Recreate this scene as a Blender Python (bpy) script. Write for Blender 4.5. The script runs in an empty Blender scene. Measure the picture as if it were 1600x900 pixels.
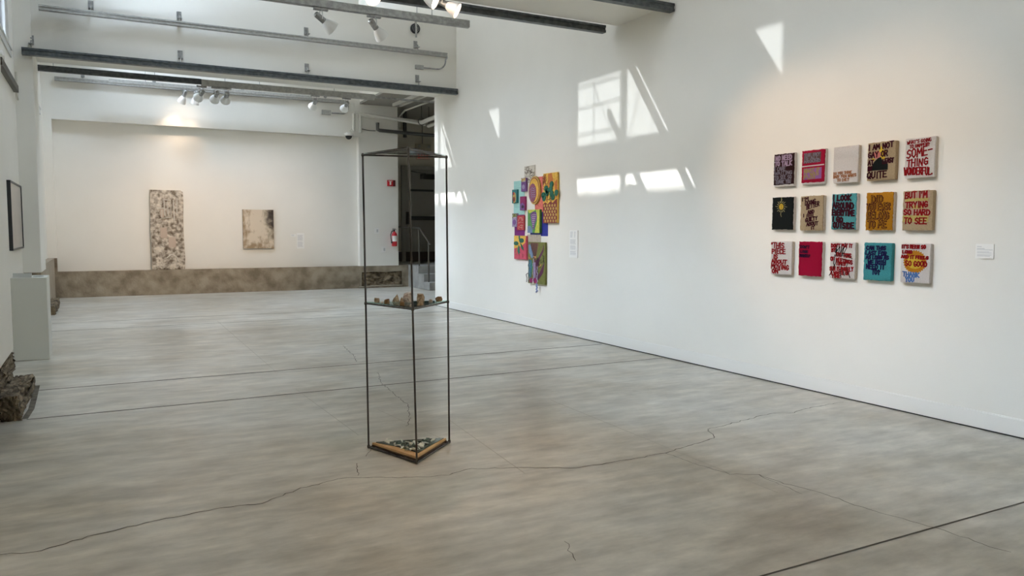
import bpy, bmesh, math, random
from mathutils import Vector, Matrix
random.seed(7)
S = bpy.context.scene
C = S.collection
PI = math.pi

# ---------------------------------------------------------------- camera
FPX = 1211.6
RIGHT = Vector((0.88309156, -0.46919002, 0.0031648))
UP = Vector((0.03210277, 0.06714914, 0.99722636))
FWD = Vector((0.46810117, 0.88054058, -0.07436114))
EYE = Vector((0, 0, 1.5))
cam_d = bpy.data.cameras.new('camera')
cam_d.sensor_width = 36
cam_d.lens = FPX * 36 / 1600
cam_d.clip_start = 0.05
cam_d.clip_end = 300
cam = bpy.data.objects.new('camera', cam_d)
C.objects.link(cam)
mw = Matrix((RIGHT, UP, -FWD)).transposed().to_4x4()
mw.translation = EYE
cam.matrix_world = mw
S.camera = cam

# ---------------------------------------------------------------- light
S.view_settings.view_transform = 'Standard'
S.view_settings.look = 'None'
S.view_settings.gamma = 1
S.view_settings.use_curve_mapping = False
S.view_settings.exposure = 0.16
S.cycles.use_denoising = True
S.cycles.max_bounces = 14
S.cycles.diffuse_bounces = 8
S.cycles.glossy_bounces = 5
S.cycles.transparent_max_bounces = 16
S.cycles.transmission_bounces = 8
S.cycles.sample_clamp_indirect = 6
S.cycles.caustics_reflective = False
S.cycles.caustics_refractive = False

w = bpy.data.worlds.new('sky')
S.world = w
w.use_nodes = True
SKY_STRENGTH = 60.0
bg = w.node_tree.nodes['Background']
bg.inputs[0].default_value = (0.73, 0.85, 1.0, 1)
bg.inputs[1].default_value = SKY_STRENGTH

SUN_DIR = Vector((6.85, -3.35, -4.59)).normalized()
sd = bpy.data.lights.new('sun', 'SUN')
sd.energy = 10.0
sd.angle = math.radians(0.42)
sd.color = (1.0, 0.98, 0.95)
sun = bpy.data.objects.new('sun', sd)
C.objects.link(sun)
sun.rotation_euler = SUN_DIR.to_track_quat('-Z', 'Y').to_euler()
sun.location = (-20, 10, 20)
SPOT = 55.0          # watts of one gallery lamp
WARM = (1.0, 0.66, 0.40)

# ---------------------------------------------------------------- where a pixel of the photograph meets a known plane
def ray(px, py):
    return RIGHT * ((px - 800) / FPX) - UP * ((py - 450) / FPX) + FWD
def onX(X, px, py):
    d = ray(px, py); return EYE + d * (X / d.x)
def onY(Y, px, py):
    d = ray(px, py); return EYE + d * (Y / d.y)
def onZ(Z, px, py):
    d = ray(px, py); return EYE + d * ((Z - EYE.z) / d.z)

# ---------------------------------------------------------------- materials
MATS = {}
def nodes(m):
    m.use_nodes = True
    nt = m.node_tree
    return nt, nt.nodes['Principled BSDF']
def mat(name, col, rough=0.6, metal=0.0, var=0.0, scale=8.0, bump=0.0, bscale=60.0, col2=None, stretch=(1, 1, 1), spec=0.5, detail=6.0):
    if name in MATS: return MATS[name]
    m = bpy.data.materials.new(name)
    nt, b = nodes(m)
    b.inputs['Base Color'].default_value = (*col, 1)
    b.inputs['Roughness'].default_value = rough
    b.inputs['Metallic'].default_value = metal
    b.inputs['Specular IOR Level'].default_value = spec
    tc = nt.nodes.new('ShaderNodeTexCoord')
    mp = nt.nodes.new('ShaderNodeMapping')
    mp.inputs['Scale'].default_value = stretch
    nt.links.new(tc.outputs['Object'], mp.inputs[0])
    if var > 0 or col2:
        n = nt.nodes.new('ShaderNodeTexNoise')
        n.inputs['Scale'].default_value = scale
        n.inputs['Detail'].default_value = detail
        nt.links.new(mp.outputs[0], n.inputs[0])
        r = nt.nodes.new('ShaderNodeValToRGB')
        c2 = col2 or tuple(min(1, c * (1 + var)) for c in col)
        c1 = col if col2 else tuple(c * (1 - var) for c in col)
        r.color_ramp.elements[0].position = 0.36
        r.color_ramp.elements[1].position = 0.64
        r.color_ramp.elements[0].color = (*c1, 1)
        r.color_ramp.elements[1].color = (*c2, 1)
        nt.links.new(n.outputs[0], r.inputs[0])
        nt.links.new(r.outputs[0], b.inputs['Base Color'])
    if bump > 0:
        n2 = nt.nodes.new('ShaderNodeTexNoise')
        n2.inputs['Scale'].default_value = bscale
        n2.inputs['Detail'].default_value = 5
        nt.links.new(mp.outputs[0], n2.inputs[0])
        bp = nt.nodes.new('ShaderNodeBump')
        bp.inputs['Strength'].default_value = bump
        bp.inputs['Distance'].default_value = 0.02
        nt.links.new(n2.outputs[0], bp.inputs['Height'])
        nt.links.new(bp.outputs[0], b.inputs['Normal'])
    MATS[name] = m
    return m

def emit(name, col, strength):
    if name in MATS: return MATS[name]
    m = bpy.data.materials.new(name)
    nt, b = nodes(m)
    b.inputs['Base Color'].default_value = (*col, 1)
    b.inputs['Emission Color'].default_value = (*col, 1)
    b.inputs['Emission Strength'].default_value = strength
    MATS[name] = m
    return m

def clear_glass(name, tint, gloss=0.08, rough=0.02):
    m = bpy.data.materials.new(name)
    m.use_nodes = True
    nt = m.node_tree
    nt.nodes.remove(nt.nodes['Principled BSDF'])
    out = nt.nodes['Material Output']
    t = nt.nodes.new('ShaderNodeBsdfTransparent'); t.inputs[0].default_value = (*tint, 1)
    g = nt.nodes.new('ShaderNodeBsdfGlossy'); g.inputs['Roughness'].default_value = rough
    fr = nt.nodes.new('ShaderNodeFresnel'); fr.inputs['IOR'].default_value = 1.45
    mx = nt.nodes.new('ShaderNodeMixShader')
    nt.links.new(fr.outputs[0], mx.inputs[0])
    nt.links.new(t.outputs[0], mx.inputs[1]); nt.links.new(g.outputs[0], mx.inputs[2])
    nt.links.new(mx.outputs[0], out.inputs[0])
    MATS[name] = m
    return m

WHITE = mat('white_paint', (0.81, 0.785, 0.72), 0.7, var=0.012, scale=1.5, bump=0.04, bscale=90, spec=0.3)
TRIMW = mat('white_trim', (0.83, 0.81, 0.765), 0.45, spec=0.4)
GALV = mat('galvanised_steel', (0.34, 0.34, 0.33), 0.42, 0.75, var=0.18, scale=22)
GALVP = mat('light_galvanised', (0.40, 0.395, 0.37), 0.5, 0.4, var=0.12, scale=22)
DARKM = mat('dark_steel', (0.10, 0.11, 0.115), 0.42, 0.8, var=0.25, scale=16)
BLACKP = mat('black_paint', (0.02, 0.022, 0.022), 0.45)
RODM = mat('raw_steel_rod', (0.095, 0.085, 0.075), 0.38, 0.85, var=0.3, scale=12, stretch=(1, 1, 0.3))
CHROME = mat('brushed_nickel', (0.55, 0.54, 0.52), 0.3, 0.9)
SHADE = mat('frosted_white_shade', (0.82, 0.82, 0.80), 0.35)
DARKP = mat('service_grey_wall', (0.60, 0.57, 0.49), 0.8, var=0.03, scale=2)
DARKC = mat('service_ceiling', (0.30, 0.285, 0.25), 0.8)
PIPEM = mat('painted_pipe', (0.66, 0.64, 0.57), 0.55)
CAST = mat('old_cast_concrete', (0.19, 0.15, 0.10), 0.85, col2=(0.36, 0.305, 0.225), scale=3.5, bump=0.5, bscale=22, detail=14)
CASTL = mat('pale_cast_concrete', (0.27, 0.265, 0.245), 0.8, col2=(0.36, 0.355, 0.33), scale=4, bump=0.2, bscale=20)
RUBBLE = mat('rubble_stone', (0.055, 0.038, 0.02), 0.95, col2=(0.27, 0.21, 0.135), scale=9, bump=1.0, bscale=26)
CREAMT = mat('cream_tile_text', (0.8, 0.79, 0.77), 0.6)
PAPER = mat('label_paper', (0.86, 0.85, 0.81), 0.6)
INK = mat('label_grey_print', (0.60, 0.60, 0.60), 0.7)

def floor_material():
    m = bpy.data.materials.new('polished_concrete')
    nt, b = nodes(m)
    N, L = nt.nodes, nt.links
    tc = N.new('ShaderNodeTexCoord')
    def noise(sc, st, det=7, dist=0.0):
        mp = N.new('ShaderNodeMapping'); mp.inputs['Scale'].default_value = st
        L.new(tc.outputs['Object'], mp.inputs[0])
        n = N.new('ShaderNodeTexNoise'); n.inputs['Scale'].default_value = sc; n.inputs['Roughness'].default_value = 0.62
        n.inputs['Detail'].default_value = det; n.inputs['Distortion'].default_value = dist
        L.new(mp.outputs[0], n.inputs[0]); return n
    n1 = noise(0.75, (1.0, 1.2, 1))
    n5 = noise(2.4, (0.45, 2.2, 1), 8)
    n2 = noise(2.6, (0.7, 1.3, 1), 9)
    n3 = noise(7, (0.55, 1.5, 1), 9)
    r1 = N.new('ShaderNodeValToRGB')
    e = r1.color_ramp.elements
    e[0].position = 0.30; e[0].color = (0.44, 0.39, 0.31, 1)
    e[1].position = 0.72; e[1].color = (0.70, 0.69, 0.655, 1)
    k = r1.color_ramp.elements.new(0.5); k.color = (0.61, 0.58, 0.52, 1)
    L.new(n1.outputs[0], r1.inputs[0])
    r2 = N.new('ShaderNodeValToRGB')
    r2.color_ramp.elements[0].position = 0.15; r2.color_ramp.elements[0].color = (0.74, 0.74, 0.73, 1)
    r2.color_ramp.elements[1].position = 0.85; r2.color_ramp.elements[1].color = (1.26, 1.26, 1.26, 1)
    L.new(n2.outputs[0], r2.inputs[0])
    mx = N.new('ShaderNodeMix'); mx.data_type = 'RGBA'; mx.blend_type = 'MULTIPLY'; mx.inputs[0].default_value = 1
    L.new(r1.outputs[0], mx.inputs[6]); L.new(r2.outputs[0], mx.inputs[7])
    r3 = N.new('ShaderNodeValToRGB')
    r3.color_ramp.elements[0].position = 0.3; r3.color_ramp.elements[0].color = (0.80, 0.80, 0.79, 1)
    r3.color_ramp.elements[1].position = 0.7; r3.color_ramp.elements[1].color = (1.16, 1.16, 1.16, 1)
    L.new(n3.outputs[0], r3.inputs[0])
    mx2 = N.new('ShaderNodeMix'); mx2.data_type = 'RGBA'; mx2.blend_type = 'MULTIPLY'; mx2.inputs[0].default_value = 1
    L.new(mx.outputs[2], mx2.inputs[6]); L.new(r3.outputs[0], mx2.inputs[7])
    r5 = N.new('ShaderNodeValToRGB')
    r5.color_ramp.elements[0].position = 0.25; r5.color_ramp.elements[0].color = (0.76, 0.76, 0.75, 1)
    r5.color_ramp.elements[1].position = 0.75; r5.color_ramp.elements[1].color = (1.22, 1.22, 1.22, 1)
    L.new(n5.outputs[0], r5.inputs[0])
    mx3 = N.new('ShaderNodeMix'); mx3.data_type = 'RGBA'; mx3.blend_type = 'MULTIPLY'; mx3.inputs[0].default_value = 1
    L.new(mx2.outputs[2], mx3.inputs[6]); L.new(r5.outputs[0], mx3.inputs[7])
    L.new(mx3.outputs[2], b.inputs['Base Color'])
    rr = N.new('ShaderNodeMapRange')
    rr.inputs[1].default_value = 0.3; rr.inputs[2].default_value = 0.7
    rr.inputs[3].default_value = 0.278; rr.inputs[4].default_value = 0.32
    L.new(n2.outputs[0], rr.inputs[0]); L.new(rr.outputs[0], b.inputs['Roughness'])
    b.inputs['Specular IOR Level'].default_value = 0.7
    bp = N.new('ShaderNodeBump'); bp.inputs['Strength'].default_value = 0.09; bp.inputs['Distance'].default_value = 0.02
    n4 = noise(5, (1, 1, 1), 3, 0)
    L.new(n4.outputs[0], bp.inputs['Height']); L.new(bp.outputs[0], b.inputs['Normal'])
    return m
FLOORM = floor_material()
JOINT = mat('floor_joint_filler', (0.10, 0.088, 0.07), 0.8)

# ---------------------------------------------------------------- mesh helpers
def box(bm, lo, hi, rot=None, about=None):
    lo = Vector(lo); hi = Vector(hi)
    r = bmesh.ops.create_cube(bm, size=1)
    c = (lo + hi) / 2; s = hi - lo
    for v in r['verts']:
        v.co = Vector((v.co.x * s.x, v.co.y * s.y, v.co.z * s.z)) + c
    if rot:
        bmesh.ops.rotate(bm, verts=r['verts'], cent=about or c, matrix=rot)
    return r['verts']
def tube(bm, pts, r, seg=10, closed=False, r1=None):
    pts = [Vector(p) for p in pts]
    rings = []
    n = len(pts)
    prev = None
    for i, p in enumerate(pts):
        if i == 0: d = pts[1] - p
        elif i == n - 1: d = p - pts[i - 1]
        else: d = (pts[i + 1] - p).normalized() + (p - pts[i - 1]).normalized()
        d.normalize()
        if prev is None:
            a = Vector((0, 0, 1)) if abs(d.z) < 0.9 else Vector((1, 0, 0))
            u = d.cross(a).normalized()
        else:
            u = (prev - d * prev.dot(d)).normalized()
        prev = u
        v = d.cross(u)
        rad = r if r1 is None else r + (r1 - r) * i / (n - 1)
        rings.append([bm.verts.new(p + (u * math.cos(2 * PI * k / seg) + v * math.sin(2 * PI * k / seg)) * rad) for k in range(seg)])
    for a, b in zip(rings, rings[1:]):
        for k in range(seg):
            bm.faces.new((a[k], a[(k + 1) % seg], b[(k + 1) % seg], b[k]))
    bm.faces.new(rings[0][::-1]); bm.faces.new(rings[-1])
def lathe(bm, prof, o=(0, 0, 0), axis=(0, 0, 1), seg=20, cap=True):
    axis = Vector(axis).normalized(); o = Vector(o)
    a = Vector((0, 0, 1)) if abs(axis.z) < 0.9 else Vector((1, 0, 0))
    u = axis.cross(a).normalized(); v = axis.cross(u)
    rings = []
    for (r, h) in prof:
        rings.append([bm.verts.new(o + axis * h + (u * math.cos(2 * PI * k / seg) + v * math.sin(2 * PI * k / seg)) * max(r, 1e-4)) for k in range(seg)])
    for A, B in zip(rings, rings[1:]):
        for k in range(seg):
            bm.faces.new((A[k], A[(k + 1) % seg], B[(k + 1) % seg], B[k]))
    if cap:
        bm.faces.new(rings[0][::-1]); bm.faces.new(rings[-1])
def prism(bm, pts, off):
    """polygon pts (3d, planar) extruded by vector off"""
    off = Vector(off)
    a = [bm.verts.new(Vector(p)) for p in pts]
    b = [bm.verts.new(Vector(p) + off) for p in pts]
    n = len(pts)
    bm.faces.new(a[::-1]); bm.faces.new(b)
    for k in range(n):
        bm.faces.new((a[k], a[(k + 1) % n], b[(k + 1) % n], b[k]))
def obj(name, bm, material, parent=None, smooth=False, bevel=0, mats=None):
    bmesh.ops.recalc_face_normals(bm, faces=bm.faces)
    me = bpy.data.meshes.new(name)
    bm.to_mesh(me); bm.free()
    for m in (mats or [material]): me.materials.append(m)
    if smooth:
        for p in me.polygons: p.use_smooth = True
        try: me.set_sharp_from_angle(angle=math.radians(38))
        except Exception: pass
    o = bpy.data.objects.new(name, me)
    C.objects.link(o)
    if parent is not None:
        o.parent = parent
        o.matrix_parent_inverse = Matrix.Translation(parent.location).inverted() if parent.parent is None else Matrix.Translation(parent.parent.location).inverted() if parent.type == 'EMPTY' else Matrix.Identity(4)
    if bevel:
        md = o.modifiers.new('bevel', 'BEVEL'); md.width = bevel; md.segments = 2; md.limit_method = 'ANGLE'
    return o
def BM(): return bmesh.new()
def tag(o, label, cat, group=None):
    o['label'] = label; o['category'] = cat
    if group: o['group'] = group
    return o
def thing(name, label, cat, loc=(0, 0, 0), group=None):
    o = bpy.data.objects.new(name, None)
    o.empty_display_size = 0.1
    C.objects.link(o); o.location = loc
    return tag(o, label, cat, group)
def struct(name, bm, m, parent=None, **k):
    o = obj(name, bm, m, parent, **k)
    if parent is None: o['kind'] = 'structure'
    return o
def cells(bm, u0, u1, v0, v1, holes, mk):
    us = sorted({u0, u1, *[h[0] for h in holes], *[h[1] for h in holes]})
    us = [u for u in us if u0 <= u <= u1]
    for a, b in zip(us, us[1:]):
        m = (a + b) / 2
        hs = sorted([(h[2], h[3]) for h in holes if h[0] < m < h[1]])
        z = v0
        for (p, q) in hs:
            if p > z + 1e-6: mk(a, b, z, p)
            z = max(z, q)
        if z < v1 - 1e-6: mk(a, b, z, v1)

XR = 5.875      # right wall face
XL = -0.99      # left wall face
YB = 19.39      # back wall face
TOP = 8.6

# ================================================================ SETTING
bm = BM(); box(bm, (-1.6, -5.3, -0.2), (9.4, 24.0, 0.0)); FLOOR = struct('floor', bm, FLOORM)

# saw-cut joints and cracks in the slab
def ribbon(bm, pts, wd, z=0.0012):
    prev = None
    for i, p in enumerate(pts):
        a = pts[max(0, i - 1)]; b = pts[min(len(pts) - 1, i + 1)]
        d = Vector((b[0] - a[0], b[1] - a[1])).normalized()
        n = Vector((-d.y, d.x)) * wd * random.uniform(0.6, 1.2) / 2 if wd < 0.010 else Vector((-d.y, d.x)) * wd / 2
        l = bm.verts.new((p[0] + n.x, p[1] + n.y, z)); r = bm.verts.new((p[0] - n.x, p[1] - n.y, z))
        if prev: bm.faces.new((prev[0], l, r, prev[1]))
        prev = (l, r)
def joint(y0, x0, x1, wd, y1=None):
    bm = BM(); ribbon(bm, [(x0, y0), (x1, y1 if y1 is not None else y0)], wd)
    return obj('control_joint', bm, JOINT, FLOOR)
joint(2.38, -0.9, XR, 0.013)
joint(7.1, -0.55, XR - 0.05, 0.022, 7.17)
joint(8.35, -0.6, XR - 0.05, 0.026, 8.42)
joint(13.12, -0.7, XR, 0.028)
joint(14.2, -0.7, XR, 0.025)
FAINT = mat('faint_joint', (0.40, 0.37, 0.31), 0.4)
def faint(p, q, wd=0.006):
    a = onZ(0, *p); b = onZ(0, *q)
    bm = BM(); ribbon(bm, [(a.x, a.y), (b.x, b.y)], wd); obj('faint_joint', bm, FAINT, FLOOR)
faint((462, 608), (560, 680)); faint((340, 502), (430, 580)); faint((860, 625), (1215, 770)); faint((480, 560), (522, 572))
faint((700, 655), (820, 740)); faint((590, 640), (700, 690))
def crack(pix, wd=0.0045):
    wd *= 1.35
    pts = []
    for a, b in zip(pix, pix[1:]):
        A = onZ(0, *a); B = onZ(0, *b)
        L = (B - A).length; n = max(2, int(L / 0.035))
        nrm = Vector((-(B - A).y, (B - A).x, 0)).normalized()
        for i in range(n):
            t = i / n
            p = A.lerp(B, t) + nrm * random.uniform(-1, 1) * 0.011
            pts.append((p.x, p.y))
    bm = BM(); ribbon(bm, pts, wd); obj('crack', bm, JOINT, FLOOR)
crack([(0, 867), (65, 861), (150, 835), (260, 810), (350, 793), (410, 787), (470, 763), (537, 747), (660, 746), (700, 742), (728, 733), (800, 731), (900, 731), (985, 718), (1040, 708), (1062, 700), (1090, 692), (1118, 683), (1105, 673), (1107, 671), (1145, 661), (1205, 646), (1240, 645), (1270, 636), (1322, 628)], 0.0052)
crack([(1040, 708), (1100, 729), (1140, 741), (1185, 742), (1225, 756), (1285, 770), (1355, 796), (1410, 810), (1450, 822), (1500, 838), (1560, 858), (1600, 868)], 0.0038)
crack([(1185, 742), (1225, 760), (1260, 775)], 0.003)
crack([(560, 724), (556, 732), (561, 740), (558, 746)], 0.0035)
crack([(578, 702), (572, 716)], 0.003)
crack([(590, 582), (597, 600), (612, 612), (636, 632), (641, 655), (634, 668)], 0.0035)
crack([(536, 540), (553, 556), (557, 566)], 0.004)
crack([(884, 846), (890, 860), (904, 882)], 0.003)

# right wall (a partition that stops short of the back wall)
bm = BM(); box(bm, (XR, -5.2, 0.0), (XR + 0.16, 14.31, TOP)); struct('wall_right', bm, WHITE)
bm = BM()
box(bm, (XR - 0.016, -5.2, 0.012), (XR, 14.31, 0.135))
box(bm, (XR - 0.010, -5.2, 0.135), (XR, 14.31, 0.142))
struct('baseboard_right', bm, TRIMW, bevel=0.002)
bm = BM(); box(bm, (XR - 0.007, -5.2, 0.001), (XR, 14.31, 0.012)); struct('trim_1', bm, BLACKP)
# upper wall over the low side space
bm = BM(); box(bm, (5.93, 14.31, 4.72), (6.03, YB, TOP)); struct('wall_upper', bm, WHITE)

# left wall with tall windows
WIN = [(8.86 - 6 * k, 12.62 - 6 * k) for k in (-1, 0, 1, 2)]
WZ0, WZ1 = 3.94, 8.29
bm = BM()
cells(bm, -5.2, YB + 0.3, 0.0, TOP, [(a, b, WZ0, WZ1) for a, b in WIN], lambda a, b, c, d: box(bm, (XL - 0.28, a, c), (XL, b, d)))
struct('wall_left', bm, WHITE)
# the lining that stands forward of the wall over the rubble foot
bm = BM(); box(bm, (XL + 0.001, -5.2, 0.30), (-0.79, 9.08, 3.2)); struct('wall_left_lining', bm, WHITE)
# column under the far beam
bm = BM(); box(bm, (XL - 0.05, 13.235, 0.86), (-0.76, 14.31, TOP)); struct('column', bm, WHITE, bevel=0.006)
bm = BM(); box(bm, (XL + 0.002, 13.30, 0.0), (-0.80, 14.26, 0.859)); struct('column_foot', bm, CAST)

# windows
GLASS = clear_glass('window_glass', (0.96, 0.98, 1.0))
HAZEG = clear_glass('tinted_upper_glass', (0.47, 0.49, 0.51))  # tint added to weaken the sun patches thrown on the right wall
FRAMEW = mat('window_frame_paint', (0.62, 0.62, 0.60), 0.5)
for wi, (a, b) in enumerate(WIN):
    bm = BM()
    x0, x1 = XL - 0.09, XL - 0.03
    for y in (a, b): box(bm, (x0, y - 0.03 if y == b else y, WZ0), (x1, y if y == b else y + 0.03, WZ1))
    box(bm, (x0, a, WZ0), (x1, b, WZ0 + 0.035)); box(bm, (x0, a, WZ1 - 0.035), (x1, b, WZ1))
    for y in (b - 1.16, a + 1.18): box(bm, (x0, y - 0.055, WZ0), (x1, y + 0.055, WZ1))
    box(bm, (x0 - 0.02, a, 6.86), (x1 + 0.02, b, 7.27))       # spandrel between the two bands
    box(bm, (x0, a, 5.30), (x1, b, 5.36))
    wn = struct('window_%d' % (wi + 1), bm, FRAMEW)
    bm = BM()
    for z in (7.44, 7.80, 8.08): box(bm, (x0 + 0.02, b - 1.16, z - 0.009), (x1 - 0.02, b, z + 0.009))
    box(bm, (x0 + 0.02, b - 0.5, 7.27), (x1 - 0.02, b - 0.485, 8.25))
    tube(bm, [(x0 + 0.03, b - 0.35, 8.25), (x0 + 0.03, b - 0.98, 7.27)], 0.009, 6)
    tube(bm, [(x0 + 0.03, b - 1.6, 8.1), (x0 + 0.03, b - 1.25, 7.27)], 0.009, 6)
    obj('glazing_bar', bm, FRAMEW, wn)
    bm = BM(); box(bm, (XL - 0.062, a, WZ0), (XL - 0.058, b, 6.86)); obj('pane', bm, GLASS, wn)
    bm = BM(); box(bm, (XL - 0.062, a, 7.27), (XL - 0.058, b, WZ1)); obj('pane', bm, HAZEG, wn)
    bm = BM()
    box(bm, (XL - 0.028, a - 0.02, WZ0 - 0.03), (XL + 0.03, b + 0.05, WZ0 + 0.004))
    box(bm, (XL, a - 0.06, WZ0 - 0.12), (XL + 0.018, b + 0.08, WZ0 - 0.03))
    obj('window_sill', bm, FRAMEW, wn)
# unseen building added so its roof line keeps sun off the lower panes
bm = BM(); box(bm, (-26.0, -60, -0.2), (-16.0, 60, 16.70))
for k in range(400):
    y = -60 + k * 0.3
    box(bm, (-16.3, y, 16.70), (-16.0, y + random.uniform(0.08, 0.3), 16.70 + random.uniform(0.0, 0.05)))
struct('sun_block_building', bm, mat('brick_render', (0.12, 0.105, 0.09), 0.9))

ADDED_SKYL = [(1.0, 1.4, 9.6, 12.4), (1.0, 2.4, 15.8, 17.1)]      # roof openings added to brighten the far bays and back wall
def portal(loc, rot, sx, sy):
    l = bpy.data.lights.new('window_portal', 'AREA'); l.shape = 'RECTANGLE'; l.size = sx; l.size_y = sy; l.cycles.is_portal = True
    o = bpy.data.objects.new('window_portal', l); C.objects.link(o); o.location = loc; o.rotation_euler = rot
for a, b in WIN: portal((XL - 0.30, (a + b) / 2, (WZ0 + WZ1) / 2), (0, -PI / 2, 0), WZ1 - WZ0, b - a)
for a, b, c, d in ADDED_SKYL: portal(((a + b) / 2, (c + d) / 2, TOP + 0.34), (0, 0, 0), b - a, d - c)

# beams
BEAMZ0, BEAMZ1 = 4.08, 5.35
for k, (a, b) in enumerate([(13.25, 14.28), (7.22, 8.23), (1.22, 2.23)]):
    bm = BM(); box(bm, (XL + 0.002, a, BEAMZ0), (XR - 0.001, b, BEAMZ1)); struct('ceiling_beam', bm, WHITE)
bm = BM(); cells(bm, -1.3, 9.4, -5.3, 24, ADDED_SKYL, lambda a, b, c, d: box(bm, (a, c, TOP), (b, d, TOP + 0.15))); struct('ceiling', bm, mat('grey_deck', (0.22, 0.205, 0.18), 0.8))
for k, (a, b, c, d) in enumerate(ADDED_SKYL):
    bm = BM(); cells(bm, a - 0.06, b + 0.06, c - 0.06, d + 0.06, [(a, b, c, d)], lambda p, q, r_, t_: box(bm, (p, r_, TOP + 0.15), (q, t_, TOP + 0.32)))
    o = struct('window_%d' % (k + 5), bm, FRAMEW)  # frame of an added roof opening, numbered after the wall windows
    bm = BM(); box(bm, (a, c, TOP + 0.2), (b, d, TOP + 0.206)); obj('pane', bm, GLASS, o)

# wall behind the camera and the room's far right
bm = BM(); box(bm, (-1.3, -5.4, 0), (9.4, -5.2, TOP)); struct('wall_rear', bm, WHITE)
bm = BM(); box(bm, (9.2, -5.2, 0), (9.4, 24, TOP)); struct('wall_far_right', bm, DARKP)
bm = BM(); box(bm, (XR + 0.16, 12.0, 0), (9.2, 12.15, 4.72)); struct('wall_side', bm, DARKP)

# back wall: shallow niche above a concrete kerb
bm = BM()
cells(bm, XL - 0.3, 6.93, 0.0, TOP, [(-0.82, 5.89, 0.568, 3.838), (XL - 0.3, -0.82, 0.0, 0.868), (5.89, 6.93, 0.0, 0.568), (-0.82, 5.89, 0.0, 0.568)] , lambda a, b, c, d: box(bm, (a, YB, c), (b, YB + 0.30, d)))
struct('wall_back', bm, WHITE)
bm = BM(); box(bm, (-0.8199, YB + 0.17, 0.5685), (5.89, YB + 0.299, 3.8375)); struct('wall_back_niche', bm, WHITE)
bm = BM()
cells(bm, -0.82, 7.2, 0.0, 0.568, [(5.93, 7.03, 0.03, 0.42)], lambda a, b, c, d: box(bm, (a, YB + 0.001, c), (b, YB + 0.31, d)))
box(bm, (5.93, YB + 0.14, 0.03), (7.03, YB + 0.30, 0.42))
struct('baseboard_back', bm, CAST)
bm = BM(); box(bm, (XL - 0.02, 14.5, 0.0), (-0.87, YB + 0.3, 0.866)); struct('baseboard_left', bm, mat('board_marked_concrete', (0.30, 0.25, 0.185), 0.85, col2=(0.42, 0.36, 0.28), scale=6, stretch=(1, 3, 0.4), bump=0.2))
bm = BM(); box(bm, (XL - 0.28, YB + 0.004, 0.0), (-0.8205, YB + 0.3, 0.866)); struct('trim_2', bm, CAST)
# service space behind: side wall, door wall, low ceiling
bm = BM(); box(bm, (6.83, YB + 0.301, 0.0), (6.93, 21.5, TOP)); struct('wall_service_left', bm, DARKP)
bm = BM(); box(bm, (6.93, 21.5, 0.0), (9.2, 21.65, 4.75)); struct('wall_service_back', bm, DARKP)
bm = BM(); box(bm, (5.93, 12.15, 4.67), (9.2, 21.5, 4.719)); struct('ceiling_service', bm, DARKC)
bm = BM(); box(bm, (6.94, 21.44, 0.58), (9.2, 21.5, 0.86)); struct('baseboard_service', bm, mat('dark_red_base', (0.035, 0.022, 0.018), 0.6))

# stairs up to the service door
bm = BM()
box(bm, (7.2, YB - 0.72, 0.0), (9.0, YB + 0.3, 0.575))
box(bm, (6.93, YB + 0.31, 0.0), (9.2, 21.5, 0.575))
box(bm, (7.2, 18.28, 0.0), (9.0, YB - 0.72, 0.385))
box(bm, (7.2, 17.9, 0.0), (9.0, 18.28, 0.192))
struct('stairs', bm, CASTL, bevel=0.008)

# wall-right edge gets the end return; service door
d = BM()
cells(d, 7.77, 9.0, 0.58, 3.36, [(7.88, 8.95, 0.58, 3.25)], lambda a, b, c, e: box(d, (a, 21.42, c), (b, 21.5, e)))
DOORF = struct('door_1', d, mat('door_frame_grey', (0.30, 0.29, 0.26), 0.6))
bm = BM(); box(bm, (7.885, 21.45, 0.585), (8.945, 21.495, 3.245)); obj('door_leaf', bm, mat('door_leaf_grey', (0.27, 0.26, 0.235), 0.6), DOORF)
bm = BM()
box(bm, (8.35, 21.36, 2.98), (8.85, 21.45, 3.13)); tube(bm, [(8.5, 21.38, 3.14), (8.15, 21.30, 3.17), (8.05, 21.4, 3.2)], 0.012, 6)
obj('door_closer', bm, BLACKP, DOORF)
bm = BM(); box(bm, (7.98, 21.40, 2.62), (8.75, 21.45, 2.68)); obj('push_bar', bm, BLACKP, DOORF)
bm = BM(); box(bm, (7.90, 21.38, 1.78), (8.9, 21.45, 1.90)); box(bm, (7.90, 21.36, 1.66), (7.98, 21.45, 2.02)); obj('panic_bar', bm, BLACKP, DOORF)

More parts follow.
